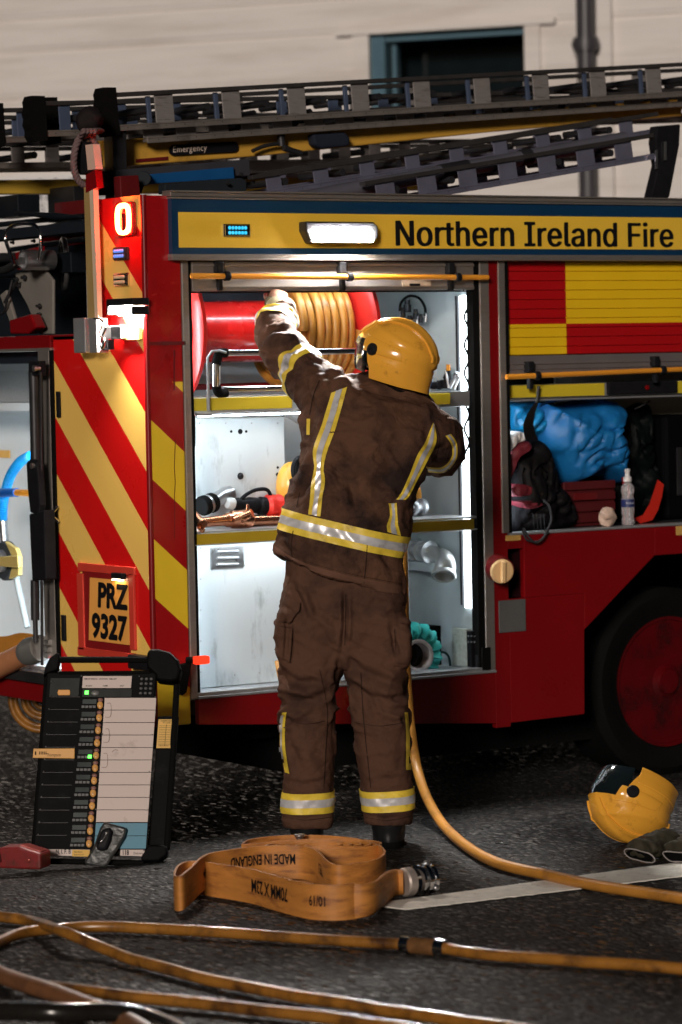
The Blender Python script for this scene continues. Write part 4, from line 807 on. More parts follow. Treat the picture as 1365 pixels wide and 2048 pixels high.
def lw_(x,y): a=(x-.02)/rr; return V((bx+rr*math.sin(a-.25),.03-rr*math.cos(a-.25),z2a+.112*kk+y))
q.text('Rockwell',.013,lw_,sx=.85); part('label_text',q,M('pale_text',(.6,.6,.65),.5),lb)
q=MB(); q.lathe((bx,.03,z2a+.228*kk),(0,0,1),[(0,.017),(.018,.017),(.02,.012),(.024,.010),(.038,.010),(.042,.012),(.05,.012),(.052,.006)],20); part('bottle_cap',q,M('white_cap',(.7,.68,.68),.4),wb,smooth=40)
q=MB(); c=S(1216,1022,.02); c.z=z2a+.042; q.ell(c,V((.040,0,0)),V((0,.03,0)),V((0,0,.040)),14)
q.v=[p+V((1,.5,1))*noise.noise(p*28)*.014+V((.3,0,1))*noise.noise(p*70)*.006 for p in q.v]; q.v=[V((p.x,p.y,max(p.z,z2a+.001))) for p in q.v]
solo('cleaning_cloth',q,M('beige_cloth',(.55,.40,.32),.9,var=.35,vs=60,bump=.4,bs=150),'crumpled beige cloth on the sill touching the water bottle','cloth',smooth=70)
# ================================================================= ROOF GEAR
def truss_ladder(name,label,A0,A1,hgt,width,feet,gm,pitch,plate,x_first,tubes=True,sheen=None,webm=None):
    """A0->A1 lower boom centre line of the near stile; hgt = stile depth; width across"""
    t=thing(name,label,'ladder',tuple(A0),None); d=(A1-A0); L=d.length; d.normalize(); up=V((0,0,1)); up=(up-d*up.dot(d)).normalized(); sd=d.cross(up).normalized()
    if sd.y<0: sd=-sd
    for side in (0,1):
        o=sd*(width*side)
        q=MB()
        for h in (0,hgt): 
            q=MB(); c=A0+d*L/2+o+up*h; q.obox(c,d*L/2,sd*.016,up*.007); q.obox(c+sd*-.0185,d*L/2,sd*.0025,up*(.012 if h==0 else .009)); q.obox(c+sd*-.022+up*(.008 if h==0 else -.005),d*L/2,sd*.0015,up*.0025)
            part('stile',q,gm if h==0 else ladt,t,bevel=.0015)
        q=MB(); x=x_first
        while x<L-.02: q.obox(A0+d*x+o+up*hgt/2-sd*.008,d*plate/2,sd*.003,up*(hgt/2-.008)); x+=pitch
        part('web_plate',q,webm or gm,t,bevel=.002)
        if side==0 and pitch>.3:
            q=MB(); x=x_first-.065
            while x<L-.02: q.obox(A0+d*x+o+up*hgt/2,d*.009,sd*.006,up*(hgt/2-.010)); x+=pitch
            part('web_plate',q,ladb,t,bevel=.002)
        if side==0:
            q=MB(); x=.05
            while x<L:
                for h in (0,hgt): q.ell(A0+d*x+up*h-sd*.021,d*.0025,up*.0025,sd*.002,3)
                x+=.085
            part('rivet',q,darkm,t)['kind']='stuff'
        if feet:
            q=MB(); c=A0+o+up*hgt/2-d*.02
            pts=[c+up*(hgt/2+.028)+d*.03,c+up*(hgt/2+.03)-d*.01]
            for i in range(9): a=1-2*i/8; pts+= [c+up*(hgt/2+.03)*a-d*(.030+.006*(i%2))-d*.012*(1-a*a)]
            pts+=[c-up*(hgt/2+.03)-d*.01,c-up*(hgt/2+.026)+d*.03]; q.prism([p-sd*.028 for p in pts],sd*.056); part('rubber_foot',q,rubber,t)
    q=MB(); x=.16
    while x<L-.05: q.tube([A0+d*x+up*hgt/2,A0+d*x+up*hgt/2+sd*width],.015,10); x+=.27
    part('rung',q,darkm,t,smooth=50)
    return t
ladt=M('ladder_dark_rail',(.07,.065,.065),.4,.5,var=.4,vs=20)
lad=M('ladder_grey',(.36,.32,.29),.38,.65,var=.3,vs=15,dirt=(.15,.13,.12),ds=9,dth=.58); ladp=M('ladder_plate',(.36,.33,.32),.45,.5,var=.2,vs=25,stretch=(1,1,6),dirt=(.12,.11,.10),ds=12,dth=.55)
ladb=M('ladder_blue',(.12,.16,.26),.4,.5,var=.3)
yl=.55
def tip(a,b_): return a+(b_-a)*1.35
a0=S(228,257,yl); a1=S(1365,188,yl); hg=S(228,191,yl).z-a0.z
truss_ladder('extension_ladder','grey trussed ladder with ribbed black feet, nearest and uppermost on the roof',a0,tip(a0,a1),hg,.46,True,lad,.305,.083,.226,webm=ladp)
a0=S(290,281,yl+.05); a1=S(1365,208,yl+.05); hg2=S(290,250,yl+.05).z-a0.z
truss_ladder('extension_ladder','lower nested ladder section directly under the uppermost roof ladder',a0,tip(a0,a1),hg2,.38,False,lad,.149,.090,.035,webm=ladp)
a0=S(84,268,.80); a1=S(1365,232,.80); hg=S(84,208,.80).z-a0.z
truss_ladder('extension_ladder','second roof ladder set further back, its ribbed black feet at left by the rope',a0,a0+(a1-a0)*1.2,hg,.34,True,lad,.25,.05,.10,webm=ladb)
a0=S(-120,281,1.5); a1=S(760,268,1.5); hg=S(300,232,1.5).z-S(300,274,1.5).z
truss_ladder('roof_ladder','far side roof ladder, upper of the pair running off the left edge',a0,a1,hg,.3,False,lad,.16,.05,.03,webm=ladb)
a0=S(-120,333,1.45); a1=S(1200,318,1.45); hg=S(300,286,1.45).z-S(300,327,1.45).z
truss_ladder('roof_ladder','far side roof ladder, lower of the pair running off the left edge',a0,a1,hg,.3,False,lad,.16,.06,.03,webm=ladp)
lav=M('ladder_violet',(.26,.26,.36),.35,.6,var=.3,vs=12)
a0=S(505,392,.30); a1=S(1315,262,.30); hg=.07
truss_ladder('short_ladder','dim short ladder lying askew on the roof, its tail behind the banner lamp',a0,a1,hg,.30,False,lav,.22,.07,.1,webm=lav)
a0=S(730,412,.14); a1=S(1310,312,.14)
truss_ladder('short_ladder','dark violet ladder section lowest on the roof behind the lettering',a0,a1,.085,.2,False,lav,.2,.09,.1,webm=lav)
q=MB(); q.tube([S(600,398,.22),S(1250,278,.22)],.030,16); rt=thing('roof_tube','dull silver roof tube lying diagonally between the two low ladders','tube',tuple(S(600,398,.22))); part('tube',q,M('tube_grey',(.22,.22,.27),.35,.6,var=.25),rt,smooth=50)
q=MB(); q.tube([S(880,346,.22),S(935,336,.22)],.034,16); q.tube([S(1040,317,.22),S(1060,313,.22)],.034,16); part('tube_clip',q,darkm,rt,smooth=50)
# yellow gantry beam
gy=M('gantry_yellow',(.62,.34,.05),.42,var=.2,vs=4,dirt=(.2,.11,.03),ds=4,dth=.55)
gt=thing('ladder_gantry','yellow roof beam marked Emergency that carries the ladders','beam',tuple(S(205,335,.62)))
def beam(m,y,pts,th=.05): m.prism([S(u,v,y) for u,v in pts],(0,th,0))
q=MB(); beam(q,.66,[(170,283),(520,262),(1365,196),(1365,232),(1000,262),(520,312),(205,336),(172,336)],.07); part('beam',q,gy,gt,bevel=.006)
q=MB(); pp0=S(338,301,.65); e=(S(476,293,.65)-pp0); L_=e.length; e.normalize(); u_=V((0,0,1))
pts=[]; hh=.020
for i in range(17):
    a=math.pi/2+math.pi*i/16; pts.append(pp0+e*(hh+hh*math.cos(a))+u_*hh*math.sin(a))
for i in range(17):
    a=-math.pi/2+math.pi*i/16; pts.append(pp0+e*(L_-hh+hh*math.cos(a))+u_*hh*math.sin(a))
q.prism(pts,(0,-.004,0)); el_=part('emergency_label',q,txtblk,gt)
q=MB(); pz=pp0+e*.014-u_*.009+V((0,-.006,0)); q.text('Emergency',.036,lambda x,y:pz+e*x+u_*y,sx=.9,space=1.1); part('label_text',q,M('tan_text',(.8,.65,.55),.5),el_)
q=MB(); beam(q,.655,[(273,318),(337,313),(337,320),(273,325)],.006); part('stencil_bar',q,maroon,gt)
q=MB(); q.tube(ss([S(505,302,.62),S(530,292,.62),S(562,288,.62),S(580,300,.62),S(600,308,.62)],5),.008,8); q.tube([S(562,270,.62),S(564,292,.62)],.016,10); q.tube([S(568,296,.60),S(603,307,.60)],.012,10); part('locking_lever',q,darkm,gt,smooth=50)
q=MB(); beam(q,.60,[(626,268),(692,264),(702,276),(700,292),(645,297),(630,290)],.05); part('rubber_block',q,M('navy_rubber',(.02,.025,.04),.5),gt,bevel=.01)
q=MB(); beam(q,.1,[(1315,252),(1362,248),(1360,290),(1340,395),(1300,405),(1318,330),(1312,285)],.05); beam(q,.12,[(1312,275),(1330,270),(1328,340),(1315,330)],.02); part('front_support',q,black,gt,bevel=.006)
q=MB(); beam(q,.09,[(1330,283),(1334,283),(1334,320),(1330,320)],.006); beam(q,.09,[(1312,300),(1316,300),(1316,338),(1312,338)],.006); part('support_edge',q,steel,gt)
q=MB(); beam(q,1.6,[(-150,362),(700,350),(860,348),(860,380),(165,388),(-150,388)],.07); part('far_beam',q,M('gantry_yellow_far',(.6,.38,.05),.42,var=.15),gt,bevel=.006)
q=MB(); beam(q,1.2,[(480,322),(800,322),(800,346),(480,346)],.05); q.tube([S(480,352,1.3),S(760,350,1.3)],.01,8); part('cross_rail',q,M('pale_rail',(.45,.5,.5),.45,.3,var=.2),gt,bevel=.004)
q=MB(); beam(q,.45,[(205,342),(500,318),(502,352),(300,352),(240,375),(205,378)],.05); part('hinge_arm',q,M('arm_grey',(.07,.07,.085),.45,.4,var=.4,vs=8),gt,bevel=.004)
q=MB(); beam(q,.43,[(302,348),(468,334),(470,357),(302,368)],.03); part('blue_arm',q,M('arm_blue',(.008,.08,.24),.4),gt,bevel=.003)
q=MB(); beam(q,.35,[(330,368),(488,355),(494,362),(494,384),(330,388)],.05); q.tube([S(288,357,.42),S(288,357,.40)],.022,16); q.tube([S(288,357,.36),S(288,357,.44)],.028,16); q.tube([S(278,385,.4),S(288,355,.4)],.012,8); beam(q,.4,[(200,345),(240,342),(250,388),(200,390)],.06); part('pivot',q,M('pivot_dark',(.02,.025,.03),.45),gt,bevel=.004)
q=MB(); beam(q,.3,[(240,352),(278,350),(282,392),(242,396)],.05); part('red_bracket',q,maroon,gt,bevel=.004)
q=MB(); 
for (u,v) in ((482,349),(455,366),(505,365)): q.lathe(S(u,v,.33),(0,-1,0),[(0,.008),(.01,.007)],10)
part('pivot_bolt',q,darkm,gt)
q=MB(); q.box((.2,.55,ZT-.02),(.26,.62,2.60)); q.box((4.,.55,ZT-.02),(4.1,.62,2.8)); q.box((.5,1.4,ZT-.02),(.56,1.62,2.42)); q.box((2.0,1.4,ZT),(2.06,1.62,2.42)); part('gantry_post',q,darkm,gt,bevel=.003)
# rope coil on the ladder end
rp_=thing('rope','dark rope wound round the ladder foot and hanging in a red lit loop','rope',tuple(S(180,260,.42)))
q=MB()
def rope(mb,pts,r,turns=40):
    pts=ss(pts,10); n=len(pts)
    for k in range(3):
        out=[]
        for i,p in enumerate(pts):
            t=(pts[min(i+1,n-1)]-pts[max(i-1,0)]).normalized(); a=V((0,1,0)); a=(a-t*a.dot(t)).normalized(); b_=t.cross(a); an=i*turns/n*2*math.pi/3*1.0+k*2.094; out.append(p+(a*math.cos(an)+b_*math.sin(an))*r*.5)
        mb.tube(out,r*.62,7)
rope(q,[S(u,v,.38) for u,v in ((172,262),(155,285),(148,320),(152,350),(165,368),(182,368),(196,345),(199,320),(192,290),(178,268))],.013,34)
for i in range(4): rope(q,[S(160+i*9,282-i*3,.40),S(168+i*7,262,.33),S(180+i*8,268-i*2,.40)],.010,8)
part('rope',q,M('rope',(.16,.10,.10),.85,var=.5,vs=60,bump=.4,bs=200),rp_,smooth=60)
q=MB(); q.ell(S(180,240,.42),V((.05,0,0)),V((0,.06,0)),V((0,0,.045)),12); q.v=[p+V((1,1,1))*noise.noise(p*25)*.02 for p in q.v]; part('knot',q,M('knot_dark',(.02,.015,.016),.8,var=.5,vs=30),rp_,smooth=60)
q=MB(); q.prism([B(171,290,-.06),B(186,288,-.06),B(192,338,-.06),B(176,340,-.06)],(.03,0,0)); part('arm_tip',q,M('arm_tip',(.75,.5,.4),.5),T)
q=MB(); q.prism([B(150,285,-.03),B(170,283,-.03),B(174,345,-.03),B(160,350,-.03),B(150,330,-.03)],(.03,0,0)); part('arm_backing',q,black,T)
q=MB(); q.prism([B(172,350,-.055),B(190,340,-.055),B(194,375,-.055),B(172,385,-.055)],(.03,0,0)); part('arm_clip',q,red,T)
# ================================================================= HELMETS
def helmet(name,label,center,fwd,up,parent=None,sc_=1.,dropz=None,visor=True):
    f=V(fwd).normalized(); u=V(up); u=(u-f*u.dot(f)).normalized(); l=u.cross(f)
    ctr=V(center)
    NT,NP=30,72
    def rim(a): # a: 0 front .. pi back ; lowest elevation
        c=math.cos(a); 
        fr=max(0,c); return R(-38)+R(50)*min(1,max(0,(c-.25)/.35))**1.2 if c>0 else R(-38)-R(7)*(-c)
    def pos(e,a,k=1.):
        ce=math.cos(e) if e>0 else 1-.18*(e/R(45))**2; se=math.sin(e)
        ca,sa=math.cos(a),math.sin(a)
        Lx=.150 if ca>0 else .152; x=Lx*ce*ca; y=.124*ce*sa; z=.135*se
        if e<0 and ca<0: x-=.018*(e/R(45))**2*(-ca)*1.6
        n=V((x/Lx**2,y/.124**2,z/.135**2)).normalized()
        d=0
        if z>0: 
            d+=.007*(1/(1+math.exp((abs(y)-.020-.02*max(0,ca))/.0035)))          # raised crown band
            d+=.006*math.exp(-((e-R(30)-R(16)*ca)/R(3))**2)*(abs(y)>.03)              # side ridge
        d-=.0035*math.exp(-((e+R(4))/R(1.6))**2)
        d+=.006*(1/(1+math.exp(-(abs(sa)*1-.80)/.05)))*(1/(1+math.exp((e-R(14))/R(2.0))))   # side plate
        if e<rim(a)+R(5): d+=.003
        p=V((x,y,z))*k+n*d
        return p
    def tw(p): return ctr+(f*p.x+l*p.y+u*p.z)*sc_
    grid=[]
    for i in range(NT+1):
        row=[]
        for j in range(NP):
            a=2*math.pi*j/NP; e=R(90)+(rim(a)-R(90))*(i/NT); row.append(pos(e,a))
        grid.append(row)
    def mk(off):
        vs=[tw(p) for r_ in grid for p in r_]; n=len(vs)
        vin=[tw(p*.955) for r_ in grid for p in r_]; fs=[]
        for i in range(NT):
            for j in range(NP): fs.append((i*NP+j,(i+1)*NP+j,(i+1)*NP+(j+1)%NP,i*NP+(j+1)%NP))
        fi=[tuple(reversed([k+n for k in ff])) for ff in fs]; edge=[(NT*NP+j,NT*NP+j+n,NT*NP+(j+1)%NP+n,NT*NP+(j+1)%NP) for j in range(NP)]
        q=MB(); q.add(vs+vin,fs+fi+edge); return q
    q=mk(0)
    if dropz is not None:
        dz=dropz-min(v.z for v in q.v); ctr.z+=dz; q=mk(0)
    if parent is None: H=thing(name,label,'helmet',tuple(V((ctr.x,ctr.y,min(v.z for v in q.v)))))
    else:
        H=None
    sh=part('shell' if parent is None else name,q,helm,H or parent,smooth=55)
    host=H or sh
    def patch(fn,nu,nv,th):
        vs=[fn(i/nu,j/nv,0) for i in range(nu+1) for j in range(nv+1)]; n=len(vs); vs+=[fn(i/nu,j/nv,th) for i in range(nu+1) for j in range(nv+1)]
        fs=[]; w_=nv+1
        for i in range(nu):
            for j in range(nv): k=i*w_+j; fs+=[(k,k+1,k+w_+1,k+w_),(n+k,n+k+w_,n+k+w_+1,n+k+1)]
        for i in range(nu):
            for j in (0,nv): k=i*w_+j; fs.append((k,k+w_,n+k+w_,n+k))
        for j in range(nv):
            for i in (0,nu): k=i*w_+j; fs.append((k,k+1,n+k+1,n+k))
        return vs,fs
    def sag(t,w,h): # t along the crown from brow (0) to nape (1), w sideways angle
        an=R(22)+R(150)*t; dx,dy,dz=math.cos(an)*math.cos(w),math.sin(w),math.sin(an)*math.cos(w); e_=math.asin(dz); a_=math.atan2(dy,dx)
        p=pos(e_,a_); nn=V((p.x/.15**2,p.y/.124**2,p.z/.135**2)).normalized(); return tw(p+nn*h)
    q=MB()
    for sg in (1,-1):
        q.add(*patch(lambda s,t,h,sg=sg:sag(s,sg*(R(9)+R(16)*math.sin(math.pi*(.15+.75*s))+R(6)*(t-.5)),-.004+(h+.0065)*(h>0)),34,5,.0045))
    part('crown_ridge',q,helm,host,smooth=50)
    q=MB()
    for sg in (1,-1):
        q.add(*patch(lambda s,t,h,sg=sg:tw(pos(R(-3)+R(25)*t-R(8)*s*t,sg*(R(52)+R(62)*s-R(8)*t),1.0)*(1+(.022 if h>0 else -.02))),16,6,.004))
    part('side_plate',q,helm,host,smooth=40,bevel=.0015)
    q=MB()
    q.add(*patch(lambda s,t,h:tw(pos(R(-44)+R(30)*t,R(70)+R(220)*s,1.0)*(1+(.012 if h>0 else -.02))),40,5,.003))
    part('nape_guard',q,helm,host,smooth=40,bevel=.0015)
    q=MB(); pts=[]
    for j in range(0,25):
        a=R(-62)+R(124)*j/24; pts.append(a)
    vs=[];fs=[];ne=8
    for a in pts:
        for i in range(ne+1): e=R(14)-R(52)*i/ne; vs.append(tw(pos(e,a,.985)-V((0,0,0))+V((.004,0,0))))
    n=len(vs); vs+=[v-(v-ctr).normalized()*.004 for v in vs]
    for j in range(24):
        for i in range(ne): k=j*(ne+1)+i; fs.append((k,k+1,k+ne+2,k+ne+1)); fs.append((n+k,n+k+ne+1,n+k+ne+2,n+k+1))
    q.add(vs,fs); part('visor',q,glass,host,smooth=60)
    q=MB()
    for sgn in (1,-1): 
        a=R(68)*sgn; p=tw(pos(R(2),a,1.03)); nn=(p-ctr).normalized(); q.lathe(p,nn,[(-.01,.022),(.002,.022),(.006,.018),(.006,.008),(.003,.007)],20)
    part('visor_pivot',q,black,host,smooth=40)
    q=MB(); q.ell(ctr-u*.035*sc_-f*.008,f*.125*sc_,l*.10*sc_,u*.05*sc_,12); part('liner',q,rubber,host,smooth=60)
    return host,(f,l,u,ctr,tw,pos,R)
# ================================================================= PERSON
def remesh(mb,vox,name):
    me=bpy.data.meshes.new('tmp'); me.from_pydata(mb.v,[],mb.f); bm=bmesh.new(); bm.from_mesh(me); bmesh.ops.recalc_face_normals(bm,faces=bm.faces); bm.to_mesh(me); bm.free()
    o=bpy.data.objects.new('tmp',me); C.objects.link(o); m=o.modifiers.new('r','REMESH'); m.mode='VOXEL'; m.voxel_size=vox
    s=o.modifiers.new('s','SMOOTH'); s.iterations=6; s.factor=.5
    dg=bpy.context.evaluated_depsgraph_get(); me2=bpy.data.meshes.new_from_object(o.evaluated_get(dg)); bpy.data.objects.remove(o)
    q=MB(); q.v=[v.co.copy() for v in me2.vertices]; q.f=[tuple(p.vertices) for p in me2.polygons]; q.n=[v.normal.copy() for v in me2.vertices]
    return q
def sculpt(q,strokes,nf):
    "displace along normals by noise nf(p) and by creases following strokes given as points on the visible side"
    SEG=[]
    for pts,amp,w_ in strokes:
        pp=[(V((a[0],a[1],0)),V((b_[0],b_[1],0))) for a,b_ in zip(pts,pts[1:])]; xs=[p[0] for p in pts]; ys=[p[1] for p in pts]
        SEG.append((pp,amp,w_,min(xs)-3*w_,max(xs)+3*w_,min(ys)-3*w_,max(ys)+3*w_))
    out=[]
    for p,n in zip(q.v,q.n):
        d=nf(p)
        if n.dot(FW)<.25:
            u,v=proj(p); k=min(1,max(0,(.25-n.dot(FW))*3))
            for pp,amp,w_,ax_,bx_,ay_,by_ in SEG:
                if ax_<u<bx_ and ay_<v<by_:
                    best=1e9; sd=0;tt=0
                    pt_=V((u,v,0))
                    for i,(a,b_) in enumerate(pp):
                        ab=b_-a; t=max(0,min(1,(pt_-a).dot(ab)/ab.length_squared)); dd=(a+ab*t-pt_).length
                        if dd<best: best=dd; sd=1 if (ab.x*(pt_.y-a.y)-ab.y*(pt_.x-a.x))>0 else -1; tt=(i+t)/len(pp)
                    x=best/w_; fade=math.sin(math.pi*min(1,max(0,tt)))**.5
                    d+=amp*fade*k*(math.exp(-x*x)-.45*math.exp(-((x-1.9)/.8)**2))
        out.append(p+n*d)
    q.v=out
cloth=M('turnout_brown',(.112,.054,.033),.85,var=.3,vs=5,bump=.6,bs=300,bd=.003,dirt=(.024,.014,.012),ds=4.5,dth=.44,spec=.12,wr=.012,ws=11)
cloth2=M('turnout_brown_worn',(.100,.049,.032),.85,var=.3,vs=5,bump=.6,bs=300,bd=.003,dirt=(.034,.019,.015),ds=4,dth=.48,spec=.12,wr=.012,ws=10)
tapeY=M('tape_yellow',(.82,.60,.06),.5,var=.3,vs=40,bump=.3,bs=300,bd=.001,dirt=(.35,.22,.05),ds=16,dth=.58)
tapeS=M('tape_silver',(.68,.68,.70),.35,.3,var=.3,vs=35,dirt=(.25,.24,.25),ds=14,dth=.56)
skin=M('skin',(.5,.28,.2),.5)
def rg(L,R_,d,hd,e=2.4,tilt=0.):
    a=W(L[0],L[1],d); b_=W(R_[0],R_[1],d); ax=(b_-a)/2; c=(a+b_)/2
    up=ax.cross(FH).normalized()
    by=(FH*math.cos(tilt)+up*math.sin(tilt)*-1); by=(by-ax.normalized()*by.dot(ax.normalized())).normalized()*hd
    return (c,ax,by,e)
def limb(pts): # (u,v,depth,radius)
    P_=[W(u,v,d) for u,v,d,r in pts]; out=[]
    a=R0.copy()
    for i,(u,v,d,r) in enumerate(pts):
        t=(P_[min(i+1,len(P_)-1)]-P_[max(0,i-1)]).normalized(); a=(a-t*a.dot(t)).normalized(); b_=t.cross(a).normalized(); out.append((P_[i],a*r,b_*r*.97,2.2))
    return out
# jacket
J=MB()
J.loft([rg((546,1106),(806,1193),10.90,.165),rg((553,1085),(808,1168),10.90,.165),rg((561,1050),(811,1112),10.90,.160),rg((566,1015),(816,1065),10.91,.155),rg((578,980),(826,1020),10.93,.15),rg((594,935),(838,965),10.96,.15),
 rg((604,885),(860,925),10.99,.15),rg((607,835),(884,880),11.03,.15),rg((618,795),(896,848),11.06,.14),rg((645,765),(882,822),11.09,.12),rg((690,750),(866,804),11.12,.10),rg((735,742),(850,788),11.14,.08),rg((750,728),(846,772),11.16,.07)],48)
J.loft(limb([(690,835,11.02,.11),(668,806,11.04,.098),(640,776,11.09,.090),(612,750,11.15,.082),(585,724,11.21,.077),(562,700,11.27,.075),(553,675,11.35,.070),(553,650,11.42,.066),(558,636,11.47,.060),(561,628,11.49,.056)]),32)
J.loft(limb([(830,860,11.02,.10),(858,866,11.05,.095),(876,878,11.10,.088),(884,892,11.17,.082),(882,906,11.26,.076),(876,912,11.36,.070),(866,910,11.46,.064),(858,905,11.52,.060)]),32)
# collar
J.loft([rg((742,745),(846,792),11.12,.085),rg((750,722),(842,770),11.14,.078)],32)
jk=remesh(J,.0075,'jacket')
def nfJ(p):
    u,v=proj(p)
    q=p*1.0
    a=noise.noise(V((q.x*9,q.y*9,q.z*7)))*.015
    b_=1-abs(noise.noise(V((q.x*8+3,q.y*8,q.z*11+q.x*4)))*2.2); b_=max(0,b_)**3*.010
    c_=noise.noise(p*38)*.0018-max(0,1-abs(noise.noise(V((q.x*17,q.y*17,q.z*21+5)))*4.5))**2*.0035
    low=1 if v>850 else .8
    if u<640 and v<800: b_+=max(0,1-abs(noise.noise(V((q.x*10,q.y*10,q.z*18)))*2))**3*.011
    return a+b_*low+c_
stJ=[([(600,1010),(640,965),(655,930)],.012,9),([(655,930),(690,985),(705,1030)],.013,8),([(585,990),(605,940),(612,880)],.012,9),([(640,985),(620,1030)],-.010,8),([(668,940),(690,980)],-.012,6),
([(760,810),(740,880),(745,960)],.008,22),([(800,900),(770,960),(735,1010)],-.009,14),([(840,800),(830,870),(800,940)],.007,18),([(700,830),(700,930),(680,960)],-.006,18),([(690,905),(730,950),(800,970)],-.006,14),
([(560,1085),(590,1110),(610,1120)],-.010,7),([(600,1100),(680,1120),(760,1135)],-.006,10),([(650,1060),(700,1110)],.007,9),([(760,1100),(790,1150)],-.008,9),([(545,1108),(600,1140),(690,1165),(804,1182)],-.005,4),
([(690,760),(650,770),(625,800)],.010,6),([(700,752),(660,752),(640,768)],-.010,5),([(640,745),(650,765),(660,790)],.010,6),([(605,760),(625,800),(630,850)],-.010,7),([(590,800),(610,850),(612,900)],.009,7),
([(530,700),(560,690),(590,695)],-.013,7),([(530,720),(565,712),(600,720)],.012,7),([(540,745),(570,735),(600,740)],-.008,6),([(526,670),(555,662),(590,668)],-.010,6),([(615,880),(600,920),(590,960)],-.012,8),
([(700,1040),(710,990),(700,950)],-.009,9),([(820,980),(800,1020),(800,1060)],.010,8),([(835,900),(860,900),(890,890)],-.009,7),([(840,925),(870,920),(900,905)],.008,6),([(845,860),(860,900)],-.008,7),([(760,1010),(740,1030),(725,1050)],.006,8),
([(720,770),(760,790),(850,800)],-.005,7)]
sculpt(jk,stJ,nfJ)
# trousers
Tm=MB()
Tm.loft([rg((578,1090),(800,1110),10.90,.135),rg((570,1140),(806,1150),10.90,.14),rg((566,1200),(812,1205),10.90,.14),rg((562,1260),(812,1262),10.90,.135),rg((600,1310),(780,1310),10.90,.11),rg((640,1330),(745,1330),10.90,.08)],44)
Tm.loft([rg((572,1150),(700,1150),10.90,.125),rg((562,1210),(697,1212),10.90,.13),rg((558,1265),(695,1268),10.90,.13),rg((558,1320),(688,1325),10.90,.125),rg((564,1380),(674,1380),10.90,.115),rg((562,1440),(671,1440),10.90,.108),rg((560,1500),(671,1500),10.90,.105),rg((566,1550),(669,1550),10.90,.10),rg((563,1600),(668,1600),10.91,.098),rg((567,1650),(665,1650),10.91,.093)],36)
Tm.loft([rg((690,1150),(806,1155),10.90,.125),rg((689,1215),(811,1215),10.90,.13),rg((690,1270),(813,1270),10.90,.13),rg((694,1330),(812,1330),10.90,.125),rg((700,1390),(811,1390),10.90,.115),rg((705,1440),(816,1440),10.90,.108),rg((710,1500),(819,1500),10.90,.105),rg((720,1555),(823,1550),10.90,.10),rg((724,1600),(829,1598),10.91,.098),rg((729,1649),(823,1647),10.91,.093)],36)
# cargo pockets
def pocket(pts,d0,th): Tm.prism([W(u,v,d0) for u,v in pts],FH*th)
Tm.loft([rg((556,1222),(592,1222),10.86,.07,4),rg((550,1260),(590,1262),10.86,.08,4),rg((551,1310),(588,1315),10.86,.08,4),rg((560,1330),(586,1332),10.86,.06,4)],24)
Tm.loft([rg((788,1235),(815,1235),10.87,.07,4),rg((786,1270),(819,1270),10.86,.08,4),rg((788,1315),(820,1310),10.86,.08,4),rg((795,1332),(812,1330),10.86,.06,4)],24)
tr=remesh(Tm,.0075,'trousers')
def nfT(p):
    u,v=proj(p)
    a=noise.noise(V((p.x*8,p.y*8,p.z*7)))*.010
    kn=math.exp(-((v-1410)/70.)**2)+.5*math.exp(-((v-1240)/50.)**2)+.35
    b_=max(0,1-abs(noise.noise(V((p.x*6+9,p.y*6,p.z*15+p.x*6))))*2.4)**3*.012*kn
    return a+b_+noise.noise(p*38)*.0016-max(0,1-abs(noise.noise(V((p.x*14,p.y*14,p.z*24+5)))*4.5))**2*.0035
stT=[([(690,1180),(691,1240),(686,1300)],-.020,5),([(686,1290),(676,1345),(671,1400)],-.010,6),([(600,1170),(620,1215),(625,1240)],.011,7),([(580,1160),(600,1200),(610,1230)],-.010,7),([(625,1215),(660,1240),(690,1250)],-.010,7),([(640,1230),(670,1280),(688,1300)],.008,9),
([(570,1205),(575,1260),(572,1325)],-.012,4),([(585,1250),(580,1290),(578,1325)],.008,5),([(560,1345),(600,1365),(640,1362)],-.013,7),([(565,1372),(610,1385),(655,1375)],.012,7),([(562,1400),(600,1405),(650,1395)],-.013,7),([(566,1425),(595,1430),(625,1420)],.011,6),([(575,1440),(600,1455)],-.010,6),
([(690,1300),(720,1340),(780,1365),(812,1375)],-.014,8),([(700,1345),(735,1375),(790,1395)],.011,8),([(705,1365),(740,1400),(755,1440)],-.011,7),([(812,1390),(780,1400),(740,1390)],-.009,6),([(815,1425),(790,1435),(760,1430)],.010,6),([(780,1240),(790,1290),(800,1320)],-.010,5),
([(570,1470),(590,1510),(600,1540)],-.008,7),([(600,1450),(620,1520),(640,1560)],.007,12),([(760,1450),(775,1510),(770,1560)],.006,14),([(570,1560),(610,1570),(660,1560)],-.008,6),([(725,1565),(770,1560),(820,1555)],-.007,6),([(566,1630),(610,1640),(660,1632)],-.008,5),([(728,1632),(770,1640),(820,1630)],-.008,5),
([(800,1220),(780,1215),(760,1225)],.008,7),([(700,1200),(740,1215),(780,1205)],-.004,9)]
sculpt(tr,stT,nfT)
